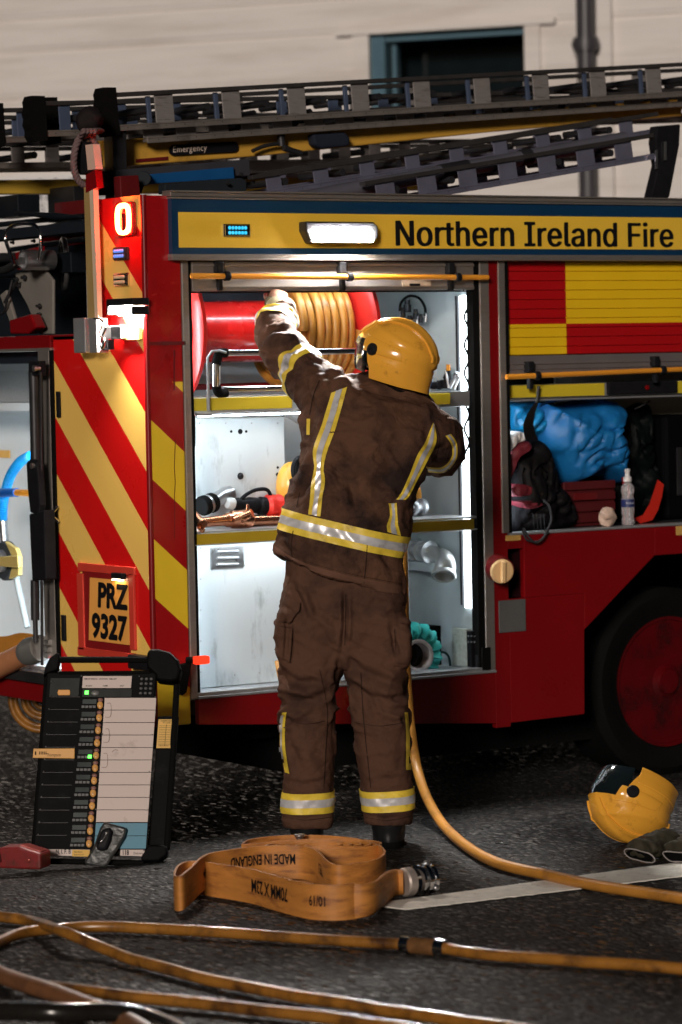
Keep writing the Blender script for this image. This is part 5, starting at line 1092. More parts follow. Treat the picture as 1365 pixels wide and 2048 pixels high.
# body
bd_m=bpy.data.meshes.new('person'); ctrp=W(690,1685,10.9); ctrp.z=0
nodes={'pel':(W(688,1180,10.9),.11),'bel':(W(690,1080,10.93),.11),'che':(W(715,930,10.98),.115),'sh':(W(755,830,11.06),.09),'nk':(W(790,780,11.12),.055),'hd':(W(790,735,11.13),.085),'hd2':(W(785,690,11.14),.088),'top':(W(788,660,11.14),.06),
'lh':(W(640,1215,10.9),.085),'lk':(W(617,1400,10.88),.058),'la':(W(615,1610,10.92),.042),'lt':(W(612,1672,10.98),.038),'ltt':(W(608,1672,11.12),.030),
'rh':(W(745,1215,10.9),.085),'rk':(W(757,1400,10.88),.058),'ra':(W(775,1610,10.92),.042),'rt':(W(778,1672,10.98),.038),'rtt':(W(782,1672,11.12),.030),
'ls':(W(672,805,11.05),.06),'le':(W(558,697,11.28),.045),'lw':(W(561,610,11.55),.030),'lm':(W(552,592,11.68),.034),
'rs':(W(855,865,11.05),.06),'re':(W(884,897,11.22),.045),'rw':(W(862,903,11.50),.030),'rm':(W(850,895,11.62),.034)}
ed=[('pel','bel'),('bel','che'),('che','sh'),('sh','nk'),('nk','hd'),('hd','hd2'),('hd2','top'),('pel','lh'),('lh','lk'),('lk','la'),('la','lt'),('lt','ltt'),('pel','rh'),('rh','rk'),('rk','ra'),('ra','rt'),('rt','rtt'),('sh','ls'),('ls','le'),('le','lw'),('lw','lm'),('sh','rs'),('rs','re'),('re','rw'),('rw','rm')]
# face: nose, chin toward the facing direction
fd=(-R0*.88+FH*.32+V((0,0,.25))).normalized(); nodes['nose']=(W(787,700,11.14)+fd*.105,.014); nodes['chin']=(W(790,735,11.13)+fd*.075,.03); ed+=[('hd2','nose'),('hd','chin')]
for tag_,wm,dirx in (('l','lm',-1),('r','rm',1)):
    w0=nodes[wm][0]; g=(nodes[wm][0]-nodes[tag_+'w'][0]).normalized(); sdv=g.cross(V((0,0,1))).normalized()
    for i in range(4):
        k=(i-1.5)*.019; a=w0+g*.045+sdv*k; b_=a+g*(.035+.004*(i in(1,2)))-V((0,0,.012)); c2=b_+g*.018-V((0,0,.024))
        for nm,pp_,rr_ in ((f'{tag_}f{i}a',a,.010),(f'{tag_}f{i}b',b_,.009),(f'{tag_}f{i}c',c2,.007)): nodes[nm]=(pp_,rr_)
        ed+=[(wm,f'{tag_}f{i}a'),(f'{tag_}f{i}a',f'{tag_}f{i}b'),(f'{tag_}f{i}b',f'{tag_}f{i}c')]
    a=w0+sdv*.038*(-dirx)+g*.005; b_=a+g*.03-V((0,0,.018)); nodes[tag_+'ta']=(a,.012); nodes[tag_+'tb']=(b_,.009); ed+=[(wm,tag_+'ta'),(tag_+'ta',tag_+'tb')]
keys=list(nodes); bd_m.from_pydata([nodes[k][0]-ctrp for k in keys],[(keys.index(a),keys.index(b_)) for a,b_ in ed],[])
person=bpy.data.objects.new('person',bd_m); C.objects.link(person); person.location=ctrp; person['_o']=list(ctrp)
ms=person.modifiers.new('skin','SKIN'); 
for i,k in enumerate(keys): bd_m.skin_vertices[0].data[i].radius=(nodes[k][1],nodes[k][1])
bd_m.skin_vertices[0].data[0].use_root=True
person.modifiers.new('sub','SUBSURF').levels=1; bd_m.materials.append(skin)
dg=bpy.context.evaluated_depsgraph_get(); me2=bpy.data.meshes.new_from_object(person.evaluated_get(dg)); person.modifiers.clear(); person.data=me2
for p in me2.polygons: p.use_smooth=True
if not me2.materials: me2.materials.append(skin)
person['label']='person in brown turnout gear and yellow helmet, back turned, reaching into the lit locker'; person['category']='person'
jko=part('jacket',jk,cloth,person,smooth=180); tro=part('trousers',tr,cloth2,person,smooth=180)
def bvh(q): return bvhtree.BVHTree.FromPolygons(q.v,q.f)
bJ,bT=bvh(jk),bvh(tr)
def strip(mb,bv,Lp,Rp,n=40,m_=4,off=.003,f0=0.,f1=1.):
    """tape sewn on: laid from points along its two long edges"""
    Lp=ss([V((a,b_,0)) for a,b_ in Lp],8); Rp=ss([V((a,b_,0)) for a,b_ in Rp],8); vs=[];ok=[]
    N_=len(Lp)-1
    for i in range(n+1):
        t=i/n*N_; k=min(int(t),N_-1); fr_=t-k; a=Lp[k].lerp(Lp[k+1],fr_); b_=Rp[k].lerp(Rp[k+1],fr_)
        for j in range(m_+1):
            s=f0+(f1-f0)*j/m_; c2=a.lerp(b_,s); d=ray(c2.x,c2.y).normalized(); h,nn,ix,dist=bv.ray_cast(CAM,d)
            if h is None: vs.append(CAM); ok.append(False)
            else: vs.append(h-d*off*1.2+nn*off*.4); ok.append(True)
    fs=[]
    for i in range(n):
        for j in range(m_):
            k=i*(m_+1)+j; q4=(k,k+1,k+m_+2,k+m_+1)
            if all(ok[x] for x in q4) and (vs[k]-vs[k+m_+2]).length<.05: fs.append(q4)
    good=sorted({x for f_ in fs for x in f_}); mp_={x:i for i,x in enumerate(good)}
    mb.add([vs[x] for x in good],[tuple(mp_[x] for x in f_) for f_ in fs])
def band(mb,bv,c,ax,t0,t1,rad=.35,n=72,m_=4,off=.0035,inner=0.,ang=None):
    ax=V(ax).normalized(); a=(R0-ax*R0.dot(ax)).normalized(); b_=ax.cross(a); vs=[];ok=[]
    for i in range(n):
        q_=2*math.pi*i/n; d=a*math.cos(q_)+b_*math.sin(q_)
        for j in range(m_+1):
            o=c+ax*(t0+(t1-t0)*j/m_)
            h,nn,ix,dist=bv.ray_cast(o,d,rad); hh=(h,nn) if h is not None else None   # from inside out, first skin of the cloth
            vs.append((hh[0]+d*off) if hh else o); ok.append(hh is not None)
    fs=[]
    for i in range(n):
        for j in range(m_):
            k=i*(m_+1)+j; k2=((i+1)%n)*(m_+1)+j; q4=(k,k+1,k2+1,k2)
            if all(ok[x] for x in q4) and (vs[k]-vs[k2+1]).length<.05: fs.append(q4)
    mb.add(vs,fs)
def lanes(fn,w):  # three sewn lanes: yellow, silver, yellow
    a=MB(); b_=MB(); fn(a,-w/2,-w*.19); fn(a,w*.19,w/2); fn(b_,-w*.20,w*.20); return a,b_
tpY=MB(); tpS=MB()
def addband(bv,L,R_,w,d,my,ms_,rad=.35,n=80,c=None,ax=None):
    if c is None:
        a=W(L[0],L[1],d); b_=W(R_[0],R_[1],d); c=(a+b_)/2; ax=(b_-a).cross(FH).normalized()
        if ax.z<0: ax=-ax
    band(my,bv,c,ax,-w/2,-w*.17,rad,n); band(my,bv,c,ax,w*.17,w/2,rad,n); band(ms_,bv,c,ax,-w*.19,w*.19,rad,n,off=.0042)
addband(bJ,(562,1036),(811,1094),.074,10.90,tpY,tpS,.32,110)
# back tapes
def tape(bv,Lp,Rp,my,ms_,n=46):
    strip(my,bv,Lp,Rp,n,6,.0032,0,1); strip(ms_,bv,Lp,Rp,n,3,.0055,.30,.70)
tape(bJ,[(663,786),(644,850),(627,900),(629,935),(624,963),(620,1000),(617,1029)],[(695,774),(674,850),(655,903),(648,936),(650,963),(645,1000),(641,1033)],tpY,tpS)
tape(bJ,[(866,846),(850,885),(834,912),(817,955),(803,985),(793,999)],[(869,850),(873,882),(857,918),(834,962),(820,990),(811,1000)],tpY,tpS)
tape(bJ,[(777,1007),(780,1030),(774,1050),(775,1064)],[(794,1006),(795,1030),(797,1050),(802,1072)],tpY,tpS,20)
# sleeve bands
def limbband(bv,p0,p1,w,rad,tilt=None):
    a=W(*p0); b_=W(*p1); ax=(b_-a).normalized()
    if tilt: ax=(ax+tilt).normalized()
    addband(bv,None,None,w,0,tpY,tpS,rad,60,c=(a+b_)/2,ax=ax)
limbband(bJ,(612,750,11.15),(590,729,11.20),.075,.13)
limbband(bJ,(554,652,11.42),(557,638,11.46),.060,.11)
tape(bJ,[(891,872),(903,890),(903,914),(884,934),(852,933)],[(902,868),(914,888),(912,920),(890,944),(858,944)],tpY,tpS)
for k in islands(tpY): part('yellow_tape',k,tapeY,jko,smooth=60)
for k in islands(tpS): part('silver_tape',k,tapeS,jko,smooth=60)
q=MB(); q.loft(limb([(559,634,11.475,.056),(561,624,11.50,.058),(562,617,11.52,.056)]),28); part('cuff',q,M('khaki_cuff',(.35,.30,.18),.9,var=.4,vs=40),jko,smooth=60)
q=MB(); strip(q,bJ,[(614,838),(614,870)],[(621,838),(620,870)],10,2,.004); part('side_tab',q,tapeY,jko)
tY=MB(); tS=MB()
addband(bT,(563,1602),(668,1600),.072,10.905,tY,tS,.14,60); addband(bT,(724,1600),(829,1594),.072,10.905,tY,tS,.14,60)
strip(tY,bT,[(565,1425),(562,1450),(561,1490),(566,1520),(571,1545)],[(574,1425),(571,1450),(571,1490),(575,1520),(580,1548)],30,3,.0035); strip(tS,bT,[(563,1430),(560,1450),(559,1490),(562,1520)],[(568,1430),(566,1450),(565,1490),(569,1520)],24,2,.005)
strip(tY,bT,[(809,1425),(812,1460),(812,1500),(812,1540)],[(816,1425),(819,1460),(820,1500),(822,1540)],30,3,.0035)
for k in islands(tY): part('yellow_tape',k,tapeY,tro,smooth=60)
for k in islands(tS): part('silver_tape',k,tapeS,tro,smooth=60)
# pocket flaps
def flap(L,Rr,name='pocket_flap'):
    q=MB(); strip(q,bT,L,Rr,14,8,.011); n=len(q.v)
    if n: q.add([p+FH*.010 for p in q.v],[tuple(reversed(f_)) for f_ in q.f]); part(name,q,cloth2,tro,smooth=70)
flap([(556,1203),(553,1218),(551,1235),(554,1242)],[(600,1205),(598,1222),(588,1236),(580,1247)]); flap([(786,1218),(790,1232),(800,1245)],[(812,1212),(818,1232),(819,1250)])
# sewn seams
seamm=M('seam_thread',(.030,.018,.013),.9)
def seam(bv,pts,par,w=1.6,mat=seamm,off=.0022):
    q=MB(); L=[(u-w/2,v-w*.3) for u,v in pts]; R_=[(u+w/2,v+w*.3) for u,v in pts]; strip(q,bv,L,R_,36,1,off); 
    if q.f: part('seam',q,mat,par)
for pts in ([(547,1086),(600,1118),(690,1145),(805,1168)],[(588,1056),(583,1090),(586,1124)],[(594,1015),(600,985)],[(700,770),(740,786),(800,800),(858,818)],[(735,1090),(732,1130),(728,1170)],[(640,760),(628,790),(620,830)],[(872,850),(880,880),(872,915)]): seam(bJ,pts,jko)
for pts in ([(692,1188),(692,1230),(690,1290)],[(558,1252),(585,1256)],[(586,1256),(583,1300),(580,1326)],[(790,1258),(792,1300)],[(640,1340),(655,1420),(652,1500),(648,1575)],[(722,1345),(728,1440),(742,1575)],[(566,1632),(610,1640),(664,1634)],[(728,1634),(775,1641),(822,1632)],[(580,1440),(610,1448),(650,1442)],[(710,1445),(760,1452),(808,1445)]): seam(bT,pts,tro)
hem=M('hem_cloth',(.13,.066,.044),.85,var=.35,vs=14,bump=.6,bs=250,bd=.003,spec=.1)
q=MB(); strip(q,bJ,[(547,1090),(600,1122),(690,1149),(804,1172)],[(546,1104),(600,1142),(690,1172),(804,1188)],60,4,.0025); part('hem_band',q,hem,jko,smooth=60)
# boots
def boot(u,name):
    q=MB(); d0=10.90
    c=W(u,1655,d0); f_=FH.copy(); r_=R0.copy(); z=V((0,0,1)); c.z=0
    q.loft([(c+z*.005+f_*.06,r_*.052,f_*.155,2.6),(c+z*.035+f_*.055,r_*.058,f_*.15,2.6),(c+z*.06+f_*.04,r_*.060,f_*.125,2.4),(c+z*.085+f_*.015,r_*.061,f_*.085,2.2),(c+z*.115,r_*.058,f_*.065,2.1),(c+z*.20,r_*.045,f_*.05,2.1)],28)
    b_=part('boot',q,M('boot_black',(.012,.012,.013),.35,var=.4,vs=30,bump=.2,bs=60),person,smooth=50,label=name)
    q=MB(); q.loft([(c+z*.0005+f_*.06,r_*.056,f_*.162,2.8),(c+z*.022+f_*.06,r_*.056,f_*.162,2.8)],28); part('sole',q,rubber,b_)
boot(614,None); boot(778,None)
# gloves (five fingers each)
def glove(w0,g,palm,sgn,label):
    g=V(g).normalized(); palm=V(palm); palm=(palm-g*palm.dot(g)).normalized(); sd=g.cross(palm).normalized()*sgn
    q=MB(); q.loft([(w0-g*.05,sd*.040,palm*.036,2.2),(w0-g*.01,sd*.036,palm*.028,2.2),(w0+g*.03,sd*.044,palm*.021,2.4),(w0+g*.075,sd*.046,palm*.019,2.6),(w0+g*.09,sd*.043,palm*.016,2.6)],24)
    for i,(ln,k) in enumerate(((.070,-1.5),(.080,-.5),(.075,.5),(.060,1.5))):
        a=w0+g*.082+sd*k*.0215; b1=a+g*ln*.42+palm*.012; b2=b1+g*ln*.22+palm*ln*.34; b3=b2-g*ln*.06+palm*ln*.34
        q.tube(ss([a-g*.02,a,b1,b2,b3],3),[.0125]*7+[.0118]*3+[.0105]*2+[.008],10)
    a=w0+g*.02-sd*.040; q.tube(ss([w0+g*.005-sd*.02,a,a+g*.028-sd*.012+palm*.014,a+g*.055-sd*.004+palm*.030],3),[.015]*5+[.0135]*3+[.012,.0095],10)
    rq=remesh(q,.0045,'g'); rq.v=[p+n*noise.noise(p*60)*.0018 for p,n in zip(rq.v,rq.n)]
    return part('glove',rq,M('glove_khaki',(.15,.115,.06),.85,var=.5,vs=35,bump=.4,bs=150,dirt=(.06,.05,.04),ds=22,dth=.5),person,smooth=180,label=label)
glove(W(559,610,11.56),W(545,578,11.80)-W(559,610,11.56),V((0,0,-1)),1,None)
glove(nodes['rw'][0],nodes['rm'][0]-nodes['rw'][0],V((0,0,-1)),-1,None)
hh,_=helmet('helmet','',W(793,713,11.10),-R0*.88+FH*.30+V((0,0,.30)),V((0,0,1))+R0*.15,parent=person,sc_=.97)
q=MB(); a,b_=W(752,768,11.06),W(845,800,11.06); 
vs=[];fs=[]
for i in range(17):
    t=i/16; c0=W(738+t*112,757+t*40,11.12-.10*math.sin(math.pi*t)); c1=W(745+t*98,772+t*36+6*math.sin(math.pi*t),11.13-.10*math.sin(math.pi*t)); vs+=[c0,c1,c1+FH*.02,c0+FH*.02]
for i in range(16):
    for k in range(4): fs.append((i*4+k,i*4+(k+1)%4,(i+1)*4+(k+1)%4,(i+1)*4+k))
q.add(vs,fs); part('neck_curtain',q,rubber,person,smooth=60)
# ================================================================= GROUND OBJECTS
def ground_hose(name,label,pts,r,mat,zf=None,group=None,couple=None):
    P3=[]
    for p in pts:
        z=r+.004+(p[2] if len(p)>2 else 0); P3.append(G(p[0],p[1],z))
    P3=ss(P3,10); P3=[p+V((0,0,abs(noise.noise(p*3))*.006)) for p in P3]
    t=thing(name,label,'hose',tuple(V((P3[0].x,P3[0].y,0))),group)
    q=MB(); q.tube(P3,r,16); part('hose',q,mat,t,smooth=70); return t,P3
ground_hose('fire_hose','dirty orange hose crossing over the coupled hose and running down to the lower edge',[(-60,1828),(0,1835),(60,1843),(128,1864,.035),(205,1897,.01),(290,1927),(410,1958),(540,1984),(700,2010),(830,2030),(1040,2060),(1160,2078)],.0168,hoseo)
tb,pb_=ground_hose('fire_hose','orange hose with a metal coupling running right across the foreground',[(-80,1925),(-20,1893),(45,1868),(125,1857),(200,1854),(300,1857),(450,1866),(600,1876),(700,1883),(810,1889),(885,1896),(950,1907),(1100,1919),(1250,1930),(1450,1944)],.0168,hoseo)
def cpl(u0,v0,u1,v1,prof,mat,name,parent,z=.0225):
    a=G(u0,v0,z); b_=G(u1,v1,z); q=MB(); L=(b_-a).length; q.lathe(a,b_-a,[(t*L,r) for t,r in prof],24); part(name,q,mat,parent,smooth=35)
cpl(805,1888,893,1897,[(0,.020),(.0,.0245),(.19,.0245),(.2,.0225),(.22,.0225)],chrome,'ferrule',tb); cpl(805,1888,893,1897,[(.76,.0225),(.78,.026),(1,.026),(1,.020)],chrome,'ferrule',tb)
wb2=M('binding_wire',(.30,.15,.06),.4,.5,var=.6,vs=50); q=MB(); a=G(823,1890,.0225); b_=G(873,1895,.0225); q.lathe(a,b_-a,[(i/60*(b_-a).length,.0215+.002*(i%3==0)) for i in range(61)],24); part('binding',q,wb2,tb,smooth=30)
ground_hose('fire_hose','orange hose lowest across the picture, coming out from beneath the brown one',[(60,1968),(105,1976),(200,1987),(400,2008),(550,2024),(700,2042),(820,2060),(900,2075)],.0165,hoseo)
brn=M('brown_hose',(.20,.085,.035),.5,var=.4,vs=12,bump=.2,bs=120,dirt=(.08,.035,.02),ds=8,dth=.5)
ground_hose('fire_hose','thick worn brown hose nearest the black one, lying across a thin orange one',[(-60,1928),(0,1950),(60,1972,.012),(120,1992,.012),(190,2018,.01),(250,2042),(300,2070)],.024,brn)
ground_hose('black_hose','thick black wet hose, nearest of all the hoses on the road',[(-80,2030),(0,2024,.02),(100,2026,.03),(220,2026,.02),(300,2040),(370,2070)],.025,M('wet_black_hose',(.014,.012,.010),.25,var=.5,vs=12,coat=.4))
# hose running from the reel down to the road
rt_=thing('reel_hose','orange hose paid out from the reel, hanging past the person onto the road','hose',tuple(G(925,1692)))
pts=[S(700,765,.18),S(760,850,.05),S(795,960,-.06),S(806,1100,-.12),S(809,1200,-.14),S(811,1300,-.16),S(815,1380,-.19),S(822,1460,-.25),S(838,1550,-.35)]
pts+=[G(868,1622,.05),G(915,1678,.024),G(990,1724,.024),G(1100,1751,.024),G(1200,1772,.024),G(1365,1797,.024),G(1500,1822,.024)]
q=MB(); q.tube(ss(pts,10),.0185,18); part('hose',q,hosey,rt_,smooth=70)
# flat rolled delivery hose
fl=thing('rolled_hose','flat orange stencilled hose loosely rolled on its edge in front of the person','hose',tuple(G(600,1760)))
Hh=.108
def tp(u,v,l=0): g=G(u,v,Hh+l); return V((g.x,g.y,.002+l))
path=[tp(712,1767),tp(690,1770),tp(660,1771),tp(625,1769),tp(592,1763),tp(550,1752),tp(511,1741),tp(475,1734),tp(447,1730),tp(415,1725),tp(392,1723),tp(374,1724),tp(360,1730),tp(352,1740),tp(350,1752),tp(362,1752,.008),tp(380,1738,.015),tp(409,1712,.020),tp(450,1702,.022),tp(511,1694,.022),tp(560,1692,.022),tp(605,1693,.020),tp(630,1700,.016),tp(644,1711,.010),tp(654,1722,.006),tp(675,1731),tp(710,1728),tp(745,1722),tp(766,1712),tp(768,1700),tp(748,1687),tp(700,1676),tp(620,1671),tp(550,1673),tp(500,1680),tp(484,1690)]
c0=tp(612,1697); cx0=tp(700,1697)-c0; cy0=tp(612,1676)-c0
ex=R0*1.0; ey=FH*1.0
loops=5; pp_=[]
r0=.215
for i in range(loops*26):
    a=2.6-2*math.pi*i/26; rr_=r0*(1-.78*i/(loops*26)); pp_.append(tp(642,1690)+ex*math.cos(a)*rr_*.98+ey*math.sin(a)*rr_*.58)
path_s=ss(path,6)
q=MB(); 
full=path_s+ss([path[-1]]+pp_[:1],4)[1:-1]+pp_
# finer, with a slight waviness
ribbon(q,full,Hh,.0068); hz1=part('hose',q,M('canvas_orange',(.55,.22,.045),.55,var=.35,vs=10,bump=.4,bs=90,bd=.003,stretch=(1,1,5),dirt=(.20,.07,.025),ds=8,dth=.50),fl,smooth=60)
# cumulative length for the stencils
cum=[0]
for a,b_ in zip(path_s,path_s[1:]): cum.append(cum[-1]+(b_-a).length)
def onpath(s,h,off):
    s=max(0,min(cum[-1]-1e-4,s)); i=max(k for k in range(len(cum)) if cum[k]<=s); i=min(i,len(path_s)-2); t=(s-cum[i])/(cum[i+1]-cum[i]); a=path_s[i].lerp(path_s[i+1],t); d=(path_s[i+1]-path_s[i]).normalized(); n_=d.cross(V((0,0,1)))
    if n_.dot(FH)>0: n_=-n_
    return a+n_*off+V((0,0,h))
def s_at(u,v,lf=0): 
    p=tp(u,v,lf); return cum[min(range(len(path_s)),key=lambda k:(path_s[k]-p).length)]
q=MB()
# path runs right to left; upside-down text: x increases leftwards, letters hang from the top
def sten(t,u,v,size,hm,sgn=1,sx=.8):
    s0=s_at(u,v); q=MB(); q.text(t,size,lambda x,y:onpath(s0+x*sgn,.108-hm-y*1.0+.0,.0064),bold=.02,sx=sx); part('stencil',q,txtblk,hz1)
sten('70MM X 23M',577,1760,.058,.030,sx=.72); sten('4AZ',405,1727,.042,.040); sten('10/19',655,1771,.042,.036,sx=.62)
for i in range(len(q.v)): pass
sB=s_at(560,1690); 
def sten2(t,u,v,size,hm,sx=.8,lf=0):
    s0=s_at(u,v,lf); q=MB(); q.text(t,size,lambda x,y:onpath(s0-x,hm-y,.0064),bold=.02,sx=sx); part('stencil',q,txtblk,hz1)
sten2('MADE IN ENGLAND',590,1692,.046,.080,sx=.56,lf=.022); sten2('TYPE 3',648,1722,.046,.078,.5)
lugc=tp(600,1690); q=MB(); q.lathe(G(600,1688,.09),(0,0,1),[(0,.011),(.02,.012),(.026,.018),(.032,.018),(.033,.010)],18); part('lug',q,steel,fl,smooth=35)
q=MB(); e0=G(812,1764,.05); e1=e0+(R0*.82+FH*.55).normalized()*.085; q.lathe(e0-(e1-e0)*.15,e1-e0,[(0,.040),(.006,.045),(.03,.046),(.032,.040)],28); cpn=part('coupling',q,M('cast_coupling',(.42,.36,.32),.5,.5,var=.4,vs=30,bump=.2,bs=80),fl,smooth=35)
q=MB(); q.lathe(e0+(e1-e0)*.42,e1-e0,[(0,.040),(.004,.050),(.012,.050),(.014,.043),(.022,.043),(.024,.052),(.036,.052),(.038,.042),(.048,.042),(.050,.047),(.062,.046),(.062,.036),(.03,.034)],30,False); part('coupling_ring',q,chrome,cpn,smooth=35)
q=MB()
for k in range(3):
    a=2*math.pi*k/3+.7; ax=(e1-e0).normalized(); u1=ax.orthogonal().normalized(); v1=ax.cross(u1); q.ell(e0+(e1-e0)*1.0+(u1*math.cos(a)+v1*math.sin(a))*.05,u1*.010,v1*.010,ax*.012,6)
part('coupling_lug',q,steel,cpn,smooth=50)
dr=(path[0]-path[1]).normalized(); T0=path[0]+V((0,0,.054)); T1=T0+dr*.06; T3=e0-(e1-e0)*.1; T2=T3-(e1-e0)*.6; cs=ss([T0-dr*.012,T1,T2,T3],5); rings=[]
for i,p in enumerate(cs):
    t=(cs[min(i+1,len(cs)-1)]-cs[max(i-1,0)]).normalized(); k=i/(len(cs)-1); sd_=t.cross(V((0,0,1))).normalized(); rings.append((p,sd_*(.0035+.0345*k**1.1),V((0,0,.055-.017*k)),2.0))
q=MB(); q.loft(rings,26); part('hose_throat',q,bpy.data.materials['canvas_orange'],fl,smooth=60)
# helmet and gloves on the road
hg_,_=helmet('helmet','yellow helmet lying upside down on the road beside dark gloves',W(1262,1605,10.80),-R0*.80-FH*.22+V((0,0,.45)),-R0*.32-FH*.42-V((0,0,.85)),sc_=.98,dropz=.002)
def road_glove(u,v,rot,label,s=1.):
    t=thing('glove',label,'glove',tuple(G(u,v)),'work gloves beside the helmet')
    c=G(u,v,.034); d=(R0*math.cos(rot)+FH*math.sin(rot)); sd=V((-d.y,d.x,0)); z=V((0,0,1))
    q=MB(); q.loft([(c-d*.10,sd*.062,z*.030,2),(c-d*.04,sd*.050,z*.042,2.2),(c+d*.02,sd*.056,z*.050,2.4),(c+d*.06,sd*.054,z*.042,2.6)],22)
    for i,k in enumerate((-1.5,-.5,.5,1.5)):
        a=c+d*.05+sd*k*.024; q.tube(ss([a,a+d*.035+z*.012,a+d*.06-z*.002,a+d*.07-z*.012],3),[.014]*5+[.013]*3+[.012,.010],10)
    a=c-d*.01+sd*.05; q.tube(ss([a-sd*.02,a+d*.02+sd*.012,a+d*.05+sd*.014],3),[.016]*3+[.015]*3+[.012],10)
    rq=remesh(q,.0055,'g'); rq.v=[p+n*(noise.noise(p*22)*.013+noise.noise(p*60)*.004) for p,n in zip(rq.v,rq.n)]; mz=min(p.z for p in rq.v); rq.v=[p-z*(mz-.002) for p in rq.v]
    part('palm_and_fingers',rq,M('glove_dark',(.045,.040,.028),.6,var=.6,vs=30,bump=.4,bs=90,dirt=(.12,.11,.08),ds=16,dth=.6),t,smooth=180)
    q=MB(); cc=c-d*.102-z*.006; pts=[cc+sd*.060*math.cos(2*math.pi*i/24)+(z*.9-d*.35)*.026*math.sin(2*math.pi*i/24)*(1+.3*math.sin(2*math.pi*i/12+rot*9))+sd*.006*math.sin(2*math.pi*i/8) for i in range(25)]; q.tube(pts,.0024,8,False); part('cuff_binding',q,M('cuff_grey',(.32,.29,.28),.7),t,smooth=60)
    q=MB(); q.lathe(cc+d*.004,d,[(0,.001),(.001,.001)],6); 
    q=MB(); q.loft([(cc-d*.0005,sd*.057,(z*.9-d*.35)*.023,2),(cc+d*.03,sd*.03,z*.012,2)],20); part('cuff_lining',q,M('lining_black',(.004,.004,.004),.95),t)
    return t
road_glove(1318,1700,.80,'dark leather glove with pale bound cuff touching the upturned helmet'); road_glove(1392,1702,.9,'dark leather glove partly cut off at the edge of the view')
# red chock
ck=thing('wheel_chock','dark red block lying on the road beside the control board','block',tuple(G(40,1740)))
q=MB(); g0=G(30,1738,0); dx=(G(85,1740)-g0).normalized(); dy=V((-dx.y,dx.x,0)); q.prism([g0-dx*.06+dy*-.0,g0+dx*.095,g0+dx*.095+V((0,0,.055)),g0+dx*.02+V((0,0,.075)),g0-dx*.06+V((0,0,.070))],dy*.09); part('block',q,M('chock_red',(.22,.02,.02),.4,var=.4,dirt=(.08,.02,.015),ds=25,dth=.5),ck,bevel=.008)
q=MB(); q.prism([g0+dx*.015+dy*.015+V((0,0,.0765)),g0+dx*.09+dy*.015+V((0,0,.057)),g0+dx*.09+dy*.02+V((0,0,.060)),g0+dx*.015+dy*.02+V((0,0,.079))],dy*.04); q.lathe(g0+dx*.05-dy*.001+V((0,0,.03)),-dy,[(0,.008),(.004,.007)],12); part('hinge_plate',q,M('chock_plate',(.3,.05,.04),.3,.4),ck,bevel=.002)
q=MB(); q.tube(ss([g0-dx*.05+V((0,0,.04)),g0-dx*.11-dy*.01+V((0,0,.03)),g0-dx*.18-dy*.02+V((0,0,.015))],4),.018,10); part('grip',q,M('chock_red2',(.18,.015,.02),.5,var=.5),ck,smooth=50)
# hose coil tucked beneath the rear step
uc=thing('hose_coil','orange hose coil standing on edge under the rear step','hose',tuple(B(85,1460,.3)))
q=MB(); c=B(88,1398,.25)
for R_c,rr_ in ((.128,.013),(.110,.011),(.078,.011),(.060,.010),(.036,.009)): ring(q,c+V((0,.01,0)),-FW,R_c,rr_,40,10)
part('hose',q,hoseo,uc,smooth=60)
# ================================================================= ENTRY CONTROL BOARD
bd=10.70
pBL=W(68,1713,bd); pBR=W(293,1713,bd); pTL=W(95,1350,bd+.17); 
BNm=((pBR-pBL).cross(pTL-pBL)).normalized()
if BNm.dot(FW)>0: BNm=-BNm
eb=thing('control_board','black entry control board with white rows and yellow keys leaning on the engine corner','board',tuple(V(((pBL.x+pBR.x)/2,(pBL.y+pBR.y)/2,0))))
def bz(x,y,o=0): return PP(40+x/3.79,1280+y/3.79,pBL+BNm*o,BNm)
def bq(m,pts,o0,o1): m.prism([bz(x,y,o0) for x,y in pts],BNm*(o1-o0))
def rr(x0,y0,x1,y1):   # rectangle slanted as the board stands
    k=lambda x,y:(x-(y-265)*.0745,y)
    return [k(x0,y0),k(x1,y0),k(x1,y1),k(x0,y1)]
def q4(m,x0,y0,x1,y1,o0,o1): bq(m,[(x0-(y0-265)*.0745*0,y0),(x1,y0),(x1-(y1-y0)*.0745,y1),(x0-(y1-y0)*.0745,y1)],o0,o1)
bk=M('board_black',(.004,.004,.0045),.6,var=.5,vs=12,bump=.1,bs=120,dirt=(.012,.012,.012),ds=10,dth=.55)
q=MB(); bq(q,[(212,262),(1045,262),(960,1642),(105,1642)],-.045,0); part('panel',q,bk,eb,bevel=.006)
q=MB(); q.tube([bz(300,150,-.01),bz(980,150,-.01)],.0115,12); q.tube([bz(300,250,.0),bz(985,245,.0)],.006,8); part('handle',q,rubber,eb,smooth=50)
q=MB(); q.prism([bz(x,y,-.04) for x,y in ((188,300),(200,230),(235,160),(290,118),(312,125),(312,165),(300,245),(215,275))],BNm*.05); part('frame_corner',q,bk,eb,bevel=.006)
q=MB(); q.prism([bz(x,y,-.07) for x,y in ((975,150),(985,108),(1060,105),(1150,130),(1215,190),(1235,260),(1215,335),(1160,350),(1050,340),(1040,300),(970,240))],BNm*.085); part('frame_corner',q,bk,eb,bevel=.012,seg=3)
q=MB(); q.prism([bz(x,y,-.07) for x,y in ((925,1660),(985,1575),(1110,1578),(1128,1600),(1130,1650),(1060,1700),(930,1700))],BNm*.075); part('frame_corner',q,bk,eb,bevel=.012,seg=3)
q=MB(); q.tube([bz(1190,340,-.03),bz(1165,830,-.03),bz(1115,1590,-.03)],.0115,12); q.tube([bz(200,280,-.02),bz(95,1660,-.02)],.007,10); q.tube([bz(100,1675,-.02),bz(940,1690,-.02)],.010,10); part('frame_tube',q,rubber,eb,smooth=50)
